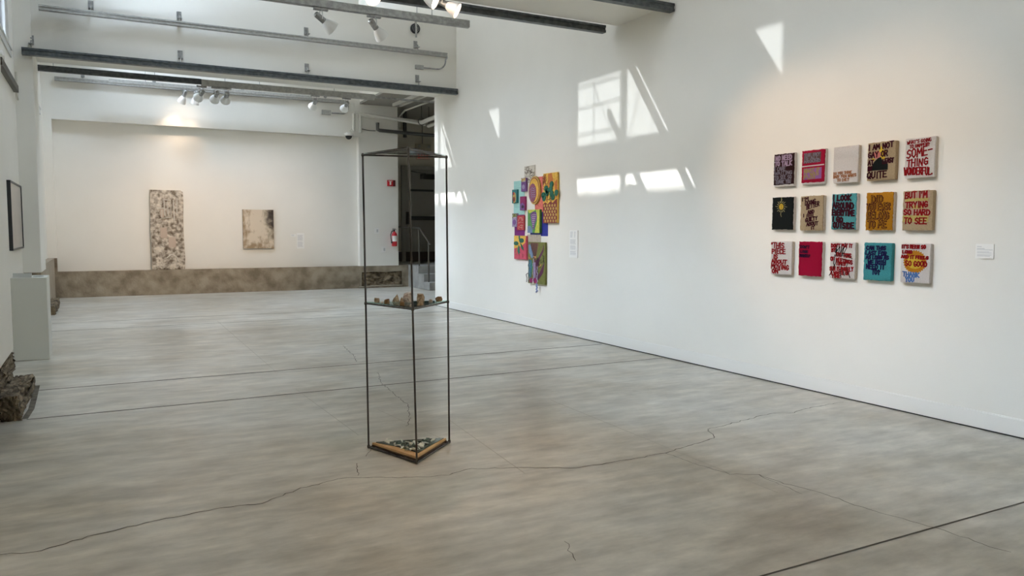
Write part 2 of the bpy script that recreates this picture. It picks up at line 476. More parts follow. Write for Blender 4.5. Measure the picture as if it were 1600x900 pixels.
# ================================================================ CEILING RAILS
def rail(name, a, b, hw, hh, m, label, cat='rail', group=None, grooves=True, hangers=(), hz=None, wall=None):
    a = Vector(a); b = Vector(b)
    t = thing(name, label, cat, a, group)
    bm = BM(); y0 = a.y
    if grooves:      # slotted strut channel: two lips and a web
        box(bm, (a.x, y0 - hw, a.z - hh), (b.x, y0 + hw, a.z - hh * 0.35))
        box(bm, (a.x, y0 - hw * 0.72, a.z - hh * 0.35), (b.x, y0 + hw * 0.72, a.z + hh * 0.35))
        box(bm, (a.x, y0 - hw, a.z + hh * 0.35), (b.x, y0 + hw, a.z + hh))
    else:
        box(bm, (a.x, y0 - hw, a.z - hh), (b.x, y0 + hw, a.z + hh))
        box(bm, (a.x, y0 - hw * 0.5, a.z - hh - 0.004), (b.x, y0 + hw * 0.5, a.z - hh))
    obj('channel', bm, m, t)
    for hx in hangers:
        if wall is None:
            bm = BM(); tube(bm, [(hx, y0, a.z + hh), (hx, y0, hz)], 0.005, 6); obj('hanger_rod', bm, GALV, t)
        else:       # an angle bracket fixed to the face behind
            wz = hz
            bm = BM()
            box(bm, (hx - 0.035, wall - 0.008, wz), (hx + 0.035, wall, wz + 0.13))
            box(bm, (hx - 0.03, y0 - 0.03, wz - 0.004), (hx + 0.03, wall, wz + 0.006))
            lathe(bm, [(0.012, 0), (0.012, 0.008)], (hx, wall - 0.008, wz + 0.09), (0, -1, 0), 8)
            lathe(bm, [(0.012, 0), (0.012, 0.008)], (hx, wall - 0.008, wz + 0.05), (0, -1, 0), 8)
            tube(bm, [(hx, y0, a.z + hh * 0.5), (hx, y0, wz + 0.04)], 0.008, 6)
            obj('bracket', bm, GALV, t)
    return t
rail('strut_rail', (-0.885, 13.17, 4.01), (5.85, 13.17, 4.01), 0.05, 0.05, DARKM, 'dark steel strut rail running under the front edge of the far white beam', hangers=(-0.77, 1.2, 3.15, 5.11), hz=4.13, wall=13.25)
rail('strut_rail', (-0.655, 13.13, 4.635), (5.63, 13.13, 4.635), 0.045, 0.034, GALVP, 'pale steel strut rail fixed halfway up the face of the far beam', hangers=(-0.0, 1.2, 3.15, 5.08), hz=4.72, wall=13.25)
rail('strut_rail', (-0.765, 14.34, 4.0), (1.62, 14.34, 4.0), 0.03, 0.045, DARKM, 'black steel rail hanging behind the far beam at the left end', hangers=(-0.55, 0.9), hz=4.11, wall=14.29 if False else None)
TRK = rail('lighting_track', (1.62, 14.32, 3.985), (4.66, 14.32, 3.985), 0.035, 0.05, GALVP, 'grey lighting track behind the far beam carrying five small spotlights', cat='lighting track', grooves=False, hangers=(2.0, 3.9), hz=4.6)
rail('strut_rail', (4.66, 14.32, 3.99), (5.86, 14.32, 3.99), 0.012, 0.016, GALV, 'thin steel rail between the far lighting track and the right wall', hangers=(5.0,), hz=4.6)
rail('strut_rail', (-0.73, 19.33, 4.68), (5.62, 19.33, 4.60), 0.04, 0.04, GALVP, 'long pale strut rail fixed high on the back wall', hangers=(-0.2, 1.2, 3.1, 5.05), hz=4.76, wall=19.39)
rail('lighting_track', (0.29, 18.9, 4.655), (4.6, 18.9, 4.655), 0.035, 0.035, GALVP, 'pale lighting track just in front of the back wall with two lit spotlights', cat='lighting track', grooves=False, hangers=(1.0, 3.4), hz=TOP)
rail('strut_rail', (-0.9, 7.15, 4.03), (5.86, 7.15, 4.03), 0.045, 0.045, DARKM, 'dark strut rail along the front edge of the near beam, topmost of all rails', hangers=(5.4,), hz=4.13, wall=7.22)
rail('strut_rail', (-0.9, 8.30, 4.03), (5.72, 8.30, 4.03), 0.04, 0.045, DARKM, 'dark strut rail along the back edge of the near beam above the hanging track', hangers=(), hz=4.1)
for hx in (4.62,):
    pass
rail('lighting_track', (1.4, 9.2, 4.115), (4.25, 9.2, 4.115), 0.04, 0.042, GALV, 'thick grey lighting track with two spotlights hanging in front of the far beam', cat='lighting track', grooves=False, hangers=(2.42, 3.55, 3.75), hz=TOP)

# conduit whips with their boxes
def conduit(pts, r, boxlo, boxhi, label, m=GALV):
    t = thing('conduit', label, 'conduit', pts[0])
    bm = BM(); tube(bm, pts, r, 8); obj('flexible_pipe', bm, m, t, smooth=True)
    bm = BM(); box(bm, boxlo, boxhi); obj('junction_box', bm, GALVP, t, bevel=0.004)
def arc(c, r, a0, a1, y, n=8):
    return [(c[0] + r * math.cos(a0 + (a1 - a0) * i / n), y, c[1] + r * math.sin(a0 + (a1 - a0) * i / n)) for i in range(n + 1)]
conduit([(5.655, 13.16, 4.61)] + arc((5.48, 4.55), 0.16, 0.1, -PI / 2, 13.2) + [(5.22, 13.22, 4.39)], 0.014, (5.07, 13.20, 4.36), (5.22, 13.249, 4.43), 'bent grey conduit and white box below the right end of the upper rail')
conduit([(5.62, 19.34, 4.60)] + arc((5.46, 4.55), 0.16, 0.1, -PI / 2, 19.35) + [(5.20, 19.36, 4.39)], 0.018, (4.96, 19.34, 4.34), (5.18, 19.388, 4.45), 'bent grey conduit and box on the back wall beside the white pipes')
p0 = onX(XL + 0.03, 2, 100); p1 = onX(XL + 0.03, 23, 143)
t = thing('wall_rail', 'dark rail running along the left wall below the high window', 'rail', (XL + 0.03, p0.y, 3.44))
bm = BM(); box(bm, (XL + 0.001, 10.9, 3.40), (XL + 0.06, 13.0, 3.49)); obj('channel', bm, mat('dark_bronze', (0.07, 0.065, 0.05), 0.5, 0.4), t)
bm = BM(); tube(bm, [(XL + 0.03, 13.0, 3.43), (XL + 0.04, 13.12, 3.32), (XL + 0.03, 13.20, 3.36), (XL + 0.02, 13.22, 3.62), (XL + 0.02, 13.22, 3.72)], 0.012, 6); obj('conduit', bm, PIPEM, t)
bm = BM(); lathe(bm, [(0.05, 0), (0.05, 0.03)], (XL + 0.001, 11.35, 3.60), (1, 0, 0), 8); box(bm, (XL, 11.3, 3.50), (XL + 0.05, 11.5, 3.58)); obj('wall_clip', bm, TRIMW, t)

# round louvre on the far beam
t = thing('alarm_bell', 'round black slotted disc with a steel rod on the face of the far beam', 'bell', (5.07, 13.24, 5.06))
bm = BM(); lathe(bm, [(0.085, 0), (0.09, 0.02), (0.085, 0.045), (0.05, 0.05)], (5.07, 13.249, 5.06), (0, -1, 0), 24); obj('disc', bm, BLACKP, t, smooth=True)
bm = BM()
for r in (0.03, 0.055): lathe(bm, [(r, 0), (r + 0.006, 0.004), (r + 0.008, 0)], (5.07, 13.198, 5.06), (0, -1, 0), 24, False)
obj('ring', bm, GALV, t)
bm = BM(); box(bm, (5.055, 13.175, 4.90), (5.085, 13.197, 5.17)); obj('rod', bm, GALVP, t)

# ---------------------------------------------------------------- spotlights
GLOW = emit('lit_bulb', (1.0, 0.84, 0.68), 9)
SHADEON = mat('warm_white_shade', (0.85, 0.80, 0.74), 0.35)
def spot(x, y, ztop, aim, label, group, on=False, size=1.0, drop=0.10, power=None, bodym=None, cone=50, blend=0.7, shadem=None, tone=None):
    t = thing('track_spotlight', label, 'spotlight', (x, y, ztop), group)
    s = size
    piv = Vector((x, y, ztop - drop * s))
    d = (Vector(aim) - piv).normalized()
    side = d.cross(Vector((0, 0, 1)))
    if side.length < 0.1: side = Vector((1, 0, 0))
    side.normalize()
    body = bodym or GALV
    bm = BM(); box(bm, (x - 0.065 * s, y - 0.018 * s, ztop - 0.022 * s), (x + 0.065 * s, y + 0.018 * s, ztop)); obj('track_adapter', bm, GALV, t, bevel=0.003)
    bm = BM()
    for sg in (-1, 1):
        o_ = side * 0.034 * s * sg
        tube(bm, [Vector((x, y, ztop - 0.022 * s)) + side * 0.012 * s * sg, Vector((x, y, ztop - 0.045 * s)) + o_, piv + o_ - Vector((0, 0, 0.01 * s))], 0.005 * s, 6)
    obj('yoke', bm, CHROME, t)
    bm = BM()
    lathe(bm, [(0.018 * s, -0.065 * s), (0.027 * s, -0.055 * s), (0.028 * s, 0.045 * s), (0.024 * s, 0.05 * s)], piv, d, 16)
    obj('lamp_body', bm, body, t, smooth=True)
    bm = BM()
    prof = [(0.026, 0.035), (0.034, 0.045), (0.048, 0.075), (0.062, 0.115), (0.067, 0.140), (0.064, 0.142), (0.058, 0.115), (0.044, 0.08), (0.028, 0.05)]
    lathe(bm, [(r * s, h * s) for r, h in prof], piv, d, 24, False)
    sh = obj('lamp_shade', bm, shadem or (SHADEON if on else SHADE), t, smooth=True)
    bm = BM(); lathe(bm, [(0.015 * s, 0.06 * s), (0.042 * s, 0.085 * s), (0.057 * s, 0.126 * s), (0.036 * s, 0.136 * s), (0.001, 0.139 * s)], piv, d, 20)
    obj('bulb', bm, GLOW if on else SHADE, t, smooth=True)
    if on:
        l = bpy.data.lights.new('lamp_light', 'SPOT'); l.energy = power or SPOT; l.color = tone or WARM
        l.spot_size = math.radians(cone); l.spot_blend = blend; l.shadow_soft_size = 0.04
        lo = bpy.data.objects.new('lamp_light', l); C.objects.link(lo)
        lo.parent = t; lo.matrix_parent_inverse = Matrix.Translation(t.location).inverted()
        lo.location = piv + d * 0.16 * s
        lo.rotation_euler = d.to_track_quat('-Z', 'Y').to_euler()
    return t
# pair on the near track, lit towards the right wall
spot(2.36, 9.2, 4.068, (XR, 9.9, 1.7), 'spotlight with white bell shade, left one of the two on the thick near track', 'spotlights on the near track', True, size=1.3, drop=0.09, power=45, cone=50, blend=1.0, shadem=SHADE)
spot(3.00, 9.2, 4.068, (XR, 10.6, 1.2), 'spotlight with white bell shade, right one of the two on the thick near track', 'spotlights on the near track', True, size=1.3, drop=0.09, power=35, cone=50, blend=1.0, shadem=SHADE)
# lit lamps under the near beam
spot(2.28, 7.15, 3.98, (2.6, 3.5, 0.4), 'lit warm spotlight cut off by the top edge above the track of two', 'lit spotlights under the near beam', True, 1.1, 0.24, power=60)
spot(2.80, 7.15, 3.98, (5.8, 4.9, 1.9), 'lit spotlight with a pale lilac shade at the top edge, left of the pair', 'lit spotlights under the near beam', True, 1.15, 0.20, power=75, cone=44)
spot(3.03, 7.15, 3.98, (5.8, 5.4, 1.9), 'lit spotlight with a peach shade at the top edge, right of the pair', 'lit spotlights under the near beam', True, 1.15, 0.24, power=75, cone=44)
spot(4.3, 3.2, 4.068, (XR, 10.0, 1.9), 'lit spotlight above the frame aimed at the wall collage', 'lit spotlights in the nearest bay', True, 1.1, power=60, cone=30, blend=1.0)
# track behind the far beam
spot(1.62, 14.32, 3.932, (0.2, YB, 1.9), 'small spotlight pointing left, first on the far track', 'small spotlights on the far track', True, size=1.25, power=115, cone=50, blend=1.0, shadem=SHADE)
spot(1.86, 14.32, 3.932, (1.2, YB, 1.5), 'small white shaded spotlight, second on the far track', 'small spotlights on the far track', True, size=1.25, power=115, cone=50, blend=1.0, shadem=SHADE)
spot(2.02, 14.32, 3.932, (2.0, YB, 1.4), 'small white shaded spotlight, third on the far track', 'small spotlights on the far track', True, size=1.25, power=115, cone=50, blend=1.0, shadem=SHADE)
spot(3.55, 14.32, 3.932, (3.1, YB, 1.6), 'small spotlight alone on the right part of the far track', 'small spotlights on the far track', True, size=1.2, power=115, cone=50, blend=1.0, shadem=SHADE)
spot(4.13, 14.32, 3.932, (3.9, YB, 1.8), 'small spotlight at the right end of the far track before the wall conduit', 'small spotlights on the far track', True, size=1.2, power=115, cone=50, blend=1.0, shadem=SHADE)
# lit pair by the back wall
spot(1.78, 18.9, 4.618, (1.4, 19.5, 3.4), 'small lit spotlight nearest the left, shining down the back wall', 'lit spotlights at the back wall', True, 1.5, 0.08, power=20, cone=70, blend=1.0, tone=(1.0, 0.76, 0.58))
spot(2.02, 18.9, 4.618, (1.8, 19.45, 3.2), 'small lit spotlight just right of the other lit one at the back wall', 'lit spotlights at the back wall', True, 1.5, 0.08, power=20, cone=70, blend=1.0, tone=(1.0, 0.76, 0.58))
# tracks of the near bay, above the frame
rail('lighting_track', (0.6, 3.2, 4.115), (4.6, 3.2, 4.115), 0.04, 0.042, GALV, 'grey lighting track of the nearest bay above the frame', cat='lighting track', grooves=False, hangers=(1.4, 3.9), hz=TOP)
spot(3.4, 3.2, 4.068, (XR, 4.6, 1.8), 'lit spotlight above the frame aimed at the rug pictures', 'lit spotlights in the nearest bay', True, 1.1, power=70, cone=56, blend=1.0)
spot(2.6, 3.2, 4.068, (1.9, 4.8, 0.0), 'lit spotlight above the frame aimed at the glass sculpture', 'lit spotlights in the nearest bay', True, 1.1, power=50, cone=50, blend=1.0)
spot(0.9, 3.2, 4.068, (0.3, 3.6, 0.0), 'lit spotlight above the frame aimed at the floor on the left', 'lit spotlights in the nearest bay', True, 1.1, power=35, cone=80, blend=1.0)

# ================================================================ TRIANGULAR SCULPTURE
A0, B0, C0 = Vector((1.594, 5.095, 0)), Vector((1.757, 4.600, 0)), Vector((2.138, 4.958, 0))
A2, B2, C2 = Vector((1.580, 5.113, 2.0)), Vector((1.709, 4.590, 2.0)), Vector((2.130, 4.977, 2.0))
def at(h):
    t = h / 2.0
    return [p.lerp(q, t) for p, q in ((A0, A2), (B0, B2), (C0, C2))]
scu = thing('glass_tower_sculpture', 'tall triangular open frame of thin steel rods standing on the floor', 'sculpture', (1.83, 4.88, 0))
RR = 0.0065
for (p, q) in ((A0, A2), (B0, B2), (C0, C2)):
    bm = BM(); tube(bm, [p + Vector((0, 0, 0.004)), q], RR, 10); obj('upright_rod', bm, RODM, scu, smooth=True)
def frame_tri(h, r=RR, off=0.0):
    P = at(h)
    for i in range(3):
        bm = BM(); a, b = P[i], P[(i + 1) % 3]
        tube(bm, [a, b], r, 10); obj('frame_rod', bm, RODM, scu, smooth=True)
frame_tri(0.008); frame_tri(1.0, 0.0055); frame_tri(2.0)
bm = BM()
bm.free()
for h in (0.012, 1.0, 2.0):
    for p in at(h):
        bm = BM(); lathe(bm, [(0.006, -0.012), (0.010, -0.006), (0.010, 0.006), (0.006, 0.012)], p, (0, 0, 1), 10)
        obj('weld_joint', bm, RODM, scu, smooth=True)
def shrink(P, k):
    c = (P[0] + P[1] + P[2]) / 3
    return [p.lerp(c, k) for p in P]
TINT = clear_glass('greenish_clear_glass', (0.88, 0.95, 0.93), 0.1)
SHELFG = clear_glass('shelf_glass', (0.70, 0.90, 0.84), 0.1)
bm = BM(); prism(bm, [p + Vector((0, 0, 0.008)) for p in shrink(at(2.0), 0.02)], (0, 0, 0.005)); obj('top_glass', bm, TINT, scu)
bm = BM(); prism(bm, [p + Vector((0, 0, 0.0065)) for p in shrink(at(1.0), 0.02)], (0, 0, 0.005)); obj('shelf_glass', bm, SHELFG, scu)
# wire mesh under the shelf
bm = BM()
P = [p + Vector((0, 0, -0.001)) for p in shrink(at(1.0), 0.02)]
for i in range(1, 12):
    t_ = i / 12
    tube(bm, [P[1].lerp(P[0], t_), P[2].lerp(P[0], t_)], 0.0013, 4)
    tube(bm, [P[1].lerp(P[0], t_), P[1].lerp(P[2], t_)], 0.0013, 4)
obj('shelf_mesh', bm, GALVP, scu)

# wooden tray with broken mirror
tray = thing('triangular_mirror_tray', 'triangular wooden board with dark mirror lying in the foot of the rod frame', 'tray', (1.83, 4.88, 0))
WOOD = mat('raw_plywood', (0.62, 0.36, 0.15), 0.6, col2=(0.74, 0.47, 0.23), scale=14, stretch=(1, 1, 6))
MIRR = mat('dark_green_mirror', (0.10, 0.15, 0.125), 0.12, 0.5)
GL = mat('broken_white_glass', (0.78, 0.80, 0.72), 0.2, spec=0.6, var=0.25, scale=40)
T = shrink(at(0.0), 0.075)
bm = BM(); prism(bm, [p + Vector((0, 0, 0.014)) for p in T], (0, 0, 0.012)); obj('base_board', bm, mat('dark_ply_edge', (0.12, 0.075, 0.045), 0.7), tray)
bm = BM(); prism(bm, [p + Vector((0, 0, 0.026)) for p in shrink(T, 0.01)], (0, 0, 0.014)); obj('plywood_board', bm, WOOD, tray)
bm = BM()
n = 0
inner = shrink(T, 0.16)
c0 = (T[0] + T[1] + T[2]) / 3
outl = [inner[0].lerp(T[0], 0.35), inner[1].lerp(inner[0], 0.62).lerp(c0, 0.25), inner[1].lerp(inner[2], 0.10), inner[1].lerp(inner[2], 0.5) , inner[2].lerp(T[2], 0.5), T[2].lerp(T[0], 0.08), T[0].lerp(T[2], 0.06)]
prism(bm, [p + Vector((0, 0, 0.0405)) for p in outl], (0, 0, 0.003)); obj('mirror_plate', bm, MIRR, tray)
c0 = (T[0] + T[1] + T[2]) / 3
MIRS = mat('pale_mirror_shard', (0.45, 0.52, 0.48), 0.06, 0.7)
def intri(k=0.9):
    a, b = random.random(), random.random()
    if a + b > 1: a, b = 1 - a, 1 - b
    p = T[0] * (1 - a - b) + T[1] * a + T[2] * b
    return p.lerp(c0, 1 - k)
taken = []
cnt = 0
while cnt < 36:
    p = intri(0.72)
    if any((p - q).length < 0.026 for q in taken): continue
    taken.append(p); cnt += 1
    bm = BM()
    nside = random.choice((3, 4, 5))
    r = random.uniform(0.011, 0.030)
    m = random.choice([GL, GL, MIRS, GL, MIRR, GL])
    a0 = random.uniform(0, 6)
    tilt = Matrix.Rotation(random.uniform(-0.5, 0.5), 3, 'X') @ Matrix.Rotation(random.uniform(-0.5, 0.5), 3, 'Y')
    pts = [tilt @ Vector((math.cos(a0 + a) * r * random.uniform(0.6, 1.2), math.sin(a0 + a) * r * random.uniform(0.6, 1.2), 0)) for a in (0, 1.3, 2.6, 4.2, 5.2)]
    zmin = min(q.z for q in pts)
    prism(bm, [q - Vector((0, 0, zmin)) + Vector((p.x, p.y, 0.0437)) for q in pts[:nside]], (0, 0, random.uniform(0.003, 0.010)))
    o = obj('glass_shard', bm, m)
    kind = {GL: 'milky white', MIRS: 'pale mirrored', TINT: 'clear', MIRR: 'dark green'}[m]
    near = min((((p - q).length, nm_) for q, nm_ in ((T[0], 'the left corner'), (T[1], 'the front corner'), (T[2], 'the right corner'), (c0, 'the middle'), ((T[0] + T[2]) / 2, 'the back edge'), ((T[0] + T[1]) / 2, 'the front left edge'), ((T[1] + T[2]) / 2, 'the front right edge'))))[1]
    size_ = 'tiny' if r < 0.015 else 'small' if r < 0.022 else 'larger'
    tag(o, '%s %s %s glass shard near %s of the mirror tray' % (size_, {3: 'three-cornered', 4: 'four-cornered', 5: 'five-cornered'}[nside], kind, near), 'glass shard', 'glass shards on the mirror tray')

# stones on the shelf
STONES = {}
def stone(px, py, w_, h_, dp, m, label, seed, zrot=0.0, jag=0.22, name='stone', onglass=True):
    """px,py: image position of the foot of the stone; it sits on the shelf"""
    base = onZ(1.0118, px, py)
    rnd = random.Random(seed)
    bm = BM()
    lvl = [(0.0, 0.88, 6), (0.45, 1.0, 6), (0.92, 0.74, 5)] if jag < 0.3 else [(0.0, 0.92, 6), (0.4, 0.8, 5), (0.95, 0.22, 3)]
    for (zz, sc_, n_) in lvl:
        a0 = rnd.uniform(0, 6)
        for k in range(n_):
            a = a0 + 2 * PI * k / n_ + rnd.uniform(-0.3, 0.3)
            sq = min(1.32, 1 / max(abs(math.cos(a)), abs(math.sin(a))))
            q = sc_ * sq * rnd.uniform(0.80, 1.0)
            bm.verts.new((math.cos(a) * q * w_ / 2 * 0.95 + (0.18 * w_ * zz if jag > 0.3 else 0), math.sin(a) * q * dp / 2 * 0.95, (zz + (rnd.uniform(-0.16, 0.08) if zz else 0)) * h_))
    r_ = bmesh.ops.convex_hull(bm, input=bm.verts)
    for v in [v for v in bm.verts if not v.link_faces]: bm.verts.remove(v)
    # lie the width across the view
    yaw = math.atan2(RIGHT.y, RIGHT.x) + zrot
    bmesh.ops.rotate(bm, verts=bm.verts, cent=(0, 0, 0), matrix=Matrix.Rotation(yaw, 3, 'Z'))
    zm = min(v.co.z for v in bm.verts)
    bmesh.ops.translate(bm, verts=bm.verts, vec=(base.x, base.y, base.z - zm))
    o = obj(name, bm, m)
    return tag(o, label, 'stone', 'stones on the glass shelf')
ST1 = mat('tan_rock', (0.30, 0.20, 0.115), 0.9, col2=(0.68, 0.55, 0.39), scale=30, bump=0.6, bscale=60)
ST2 = mat('brown_rock', (0.14, 0.075, 0.035), 0.9, col2=(0.32, 0.19, 0.09), scale=25, bump=0.6, bscale=60)
ST3 = mat('pinkish_rock', (0.44, 0.32, 0.26), 0.9, col2=(0.85, 0.78, 0.71), scale=45, bump=0.6, bscale=70)
ST4 = mat('pale_rock', (0.55, 0.47, 0.38), 0.9, col2=(0.75, 0.70, 0.60), scale=35, bump=0.5)
stone(589, 472.5, 0.043, 0.033, 0.04, ST1, 'small tan block stone, farthest left on the shelf', 1)
stone(604.5, 474.5, 0.042, 0.033, 0.04, ST2, 'small dark brown stone, second from the left on the shelf', 2)
stone(618, 471.5, 0.062, 0.052, 0.045, ST1, 'pointed tan stone leaning left of the big pinkish rock', 3, jag=0.4)
stone(627, 473.5, 0.032, 0.040, 0.03, ST1, 'narrow tan stone wedged against the left of the pinkish rock', 13, jag=0.35)
stone(637, 472.5, 0.078, 0.075, 0.06, ST3, 'largest stone, speckled pinkish grey, in the middle of the shelf', 4, jag=0.12)
stone(657, 471.5, 0.060, 0.060, 0.05, ST1, 'tan layered stone just behind the front rod on the right', 5, jag=0.15)
stone(656.5, 477, 0.050, 0.042, 0.035, ST4 if False else ST1, 'broken tan stone in front of the layered one', 15, jag=0.35)
stone(628.5, 477.5, 0.036, 0.026, 0.03, ST2, 'small dark brown stone at the foot of the big rock', 6)
stone(643, 480, 0.026, 0.022, 0.02, ST4, 'small pale chip close to the front rod', 7)
stone(673, 472.5, 0.034, 0.024, 0.025, ST4, 'small pale stone beside the dark oval one at right', 8)
stone(685.5, 470.5, 0.058, 0.033, 0.035, ST2, 'dark brown oval stone, farthest right on the shelf', 9)
stone(597, 474, 0.020, 0.014, 0.02, ST4, 'tiny pale chip between the two left stones', 10)

# ================================================================ LEFT SIDE
def rough_box(lo, hi, m, name, amp=0.02, cuts=9, seed=3, taper=None):
    rnd = random.Random(seed)
    bm = BM(); box(bm, lo, hi)
    bmesh.ops.subdivide_edges(bm, edges=bm.edges, cuts=cuts, use_grid_fill=True)
    for v in bm.verts:
        if taper: taper(v)
        v.co += Vector((rnd.uniform(-amp, amp), rnd.uniform(-amp, amp), rnd.uniform(-amp, amp) if v.co.z > 0.03 else 0))
        v.co.z = max(0.0, v.co.z)
    return obj(name, bm, m)
o = rough_box((XL + 0.025, 4.5, 0.0), (-0.785, 8.95, 0.275), RUBBLE, 'rubble_footing', 0.022, 22)
tag(o, 'rough brown rubble footing showing under the left wall lining', 'stone footing')
def tp(v):
    if v.co.z > 0.1: v.co.z -= max(0, (v.co.y - 7.1)) * 0.055; v.co.x -= 0.015
o = rough_box((-0.728, 7.09, 0.0), (-0.585, 8.62, 0.19), RUBBLE, 'footing_step', 0.012, 10, 5, tp)
tag(o, 'low worn stone step jutting from the rubble footing onto the floor', 'stone')
o = rough_box((-0.90, 15.6, 0.0), (-0.72, 17.4, 0.16), RUBBLE, 'footing_step', 0.012, 8, 8)
tag(o, 'small dark stone foot in the floor behind the white pedestal', 'stone')
# stained rim on the floor round the step
DIRT = mat('dirty_mortar', (0.10, 0.08, 0.055), 0.9, col2=(0.21, 0.18, 0.14), scale=14)
bm = BM()
pp = [(-0.60, 7.08), (-0.52, 7.15), (-0.50, 7.6), (-0.53, 8.1), (-0.55, 8.6), (-0.62, 8.7)]
ribbon(bm, [(-0.565, 7.12), (-0.545, 7.5), (-0.555, 8.0), (-0.57, 8.62)], 0.045, 0.002)
struct('trim_3', bm, DIRT)

ped = thing('pedestal', 'white box pedestal standing against the left wall', 'pedestal', (-0.71, 10.6, 0))
PEDM = mat('pedestal_white', (0.72, 0.73, 0.69), 0.55)
bm = BM(); box(bm, (-0.895, 10.3, 0.003), (-0.545, 10.86, 0.945)); obj('plinth_body', bm, PEDM, ped, bevel=0.004)
bm = BM(); lathe(bm, [(0.055, 0), (0.055, 0.002)], (-0.64, 10.56, 0.945), (0, 0, 1), 28); obj('cup_hole', bm, BLACKP, ped)
t = thing('leaflet_holder', 'grey leaflet holder on top of the white pedestal', 'holder', (-0.8, 10.45, 0.946))
HOLD = mat('holder_grey', (0.50, 0.51, 0.48), 0.4)
bm = BM()
prism(bm, [(-0.875, 10.35, 0.946), (-0.70, 10.35, 0.946), (-0.70, 10.37, 0.995), (-0.875, 10.37, 0.995)], (0, 0.004, 0)); obj('front_panel', bm, HOLD, t)
bm = BM(); box(bm, (-0.875, 10.37, 0.946), (-0.870, 10.50, 0.99)); box(bm, (-0.705, 10.37, 0.946), (-0.70, 10.50, 0.99)); box(bm, (-0.875, 10.37, 0.946), (-0.70, 10.50, 0.952)); obj('tray', bm, HOLD, t)

pic = thing('framed_picture', 'black framed pale print hanging on the left wall', 'picture', (XL, 12.2, 1.66))
y0, y1, z0, z1 = 11.45, 13.02, 1.225, 2.10
bm = BM()
for lo, hi in (((XL, y0, z0), (XL + 0.042, y0 + 0.025, z1)), ((XL, y1 - 0.025, z0), (XL + 0.042, y1, z1)), ((XL, y0, z0), (XL + 0.042, y1, z0 + 0.022)), ((XL, y0, z1 - 0.022), (XL + 0.042, y1, z1))):
    box(bm, lo, hi)
obj('frame', bm, BLACKP, pic)
bm = BM(); box(bm, (XL + 0.001, y0 + 0.025, z0 + 0.02), (XL + 0.03, y1 - 0.025, z1 - 0.02)); obj('print', bm, mat('pale_print', (0.46, 0.42, 0.38), 0.4, var=0.05, scale=2), pic)

# ================================================================ BACK WALL
# leaning slab
YN = YB + 0.17
RELIEF = mat('plaster_relief', (0.15, 0.115, 0.08), 0.9, col2=(0.66, 0.59, 0.49), scale=11.0, bump=1.0, bscale=22, detail=14)
PLY = mat('pale_edge', (0.55, 0.48, 0.38), 0.8)
s = thing('leaning_relief_panel', 'tall mottled grey and cream relief slab leaning against the back wall on the ledge', 'artwork', (1.4, 19.45, 0.57))
rnd = random.Random(5)
bm = BM()
nx, nz = 14, 36
W0, W1, Z0, Z1 = 1.045, 1.735, 0.572, 2.39
grid = []
for j in range(nz + 1):
    row = []
    for i in range(nx + 1):
        u, v = i / nx, j / nz
        x = W0 + (W1 - W0) * u + (0.012 * math.sin(v * 9) if i in (0, nx) else 0)
        z = Z0 + (Z1 - Z0) * v
        if v > 0.985 and u > 0.9: z -= 0.03
        y = 19.42 + 0.07 * v - (rnd.uniform(0, 0.022) if 0 < i < nx and 0 < j < nz else 0)
        row.append(bm.verts.new((x, y, z)))
    grid.append(row)
for j in range(nz):
    for i in range(nx):
        bm.faces.new((grid[j][i], grid[j][i + 1], grid[j + 1][i + 1], grid[j + 1][i]))
obj('relief_face', bm, RELIEF, s, smooth=True)
bm = BM()
prism(bm, [(W0, 19.421, Z0), (W1, 19.421, Z0), (W1, 19.491, Z1 - 0.03), (W1 - 0.05, 19.491, Z1), (W0, 19.491, Z1)], (0, 0.055, 0)); obj('backing_board', bm, PLY, s)
bm = BM(); PINKP = mat('pink_beige_patch', (0.50, 0.40, 0.32), 0.8)
for (a, b, c, d_) in ((0.28, 0.48, 0.40, 0.53), (0.52, 0.74, 0.28, 0.41), (0.30, 0.40, 0.66, 0.76)):
    x0_, x1_ = W0 + (W1 - W0) * a, W0 + (W1 - W0) * b
    za, zb = Z0 + (Z1 - Z0) * c, Z0 + (Z1 - Z0) * d_
    prism(bm, [(x0_, 19.42 + 0.07 * c - 0.028, za), (x1_, 19.42 + 0.07 * c - 0.028, za), (x1_, 19.42 + 0.07 * d_ - 0.028, zb), (x0_, 19.42 + 0.07 * d_ - 0.028, zb)], (0, 0.02, 0))
obj('patch', bm, PINKP, s)
bm = BM(); LIGHTP = mat('raised_plaster', (0.60, 0.56, 0.49), 0.85, bump=0.4)
def seg3(bm, pts, r, y):
    tube(bm, [(W0 + (W1 - W0) * u, y(v), Z0 + (Z1 - Z0) * v) for u, v in pts], r, 6)
yy = lambda v: 19.42 + 0.07 * v - 0.022
for pts in ([(0.42, 0.88), (0.42, 0.68)], [(0.42, 0.88), (0.62, 0.87), (0.62, 0.66), (0.34, 0.645), (0.34, 0.75)], [(0.52, 0.86), (0.52, 0.70)], [(0.22, 0.77), (0.42, 0.77)], [(0.45, 0.15), (0.6, 0.19), (0.75, 0.16), (0.8, 0.1)], [(0.7, 0.88), (0.72, 0.62)], [(0.82, 0.9), (0.8, 0.7)]):
    seg3(bm, pts, 0.012, yy)
obj('raised_line', bm, LIGHTP, s, smooth=True)

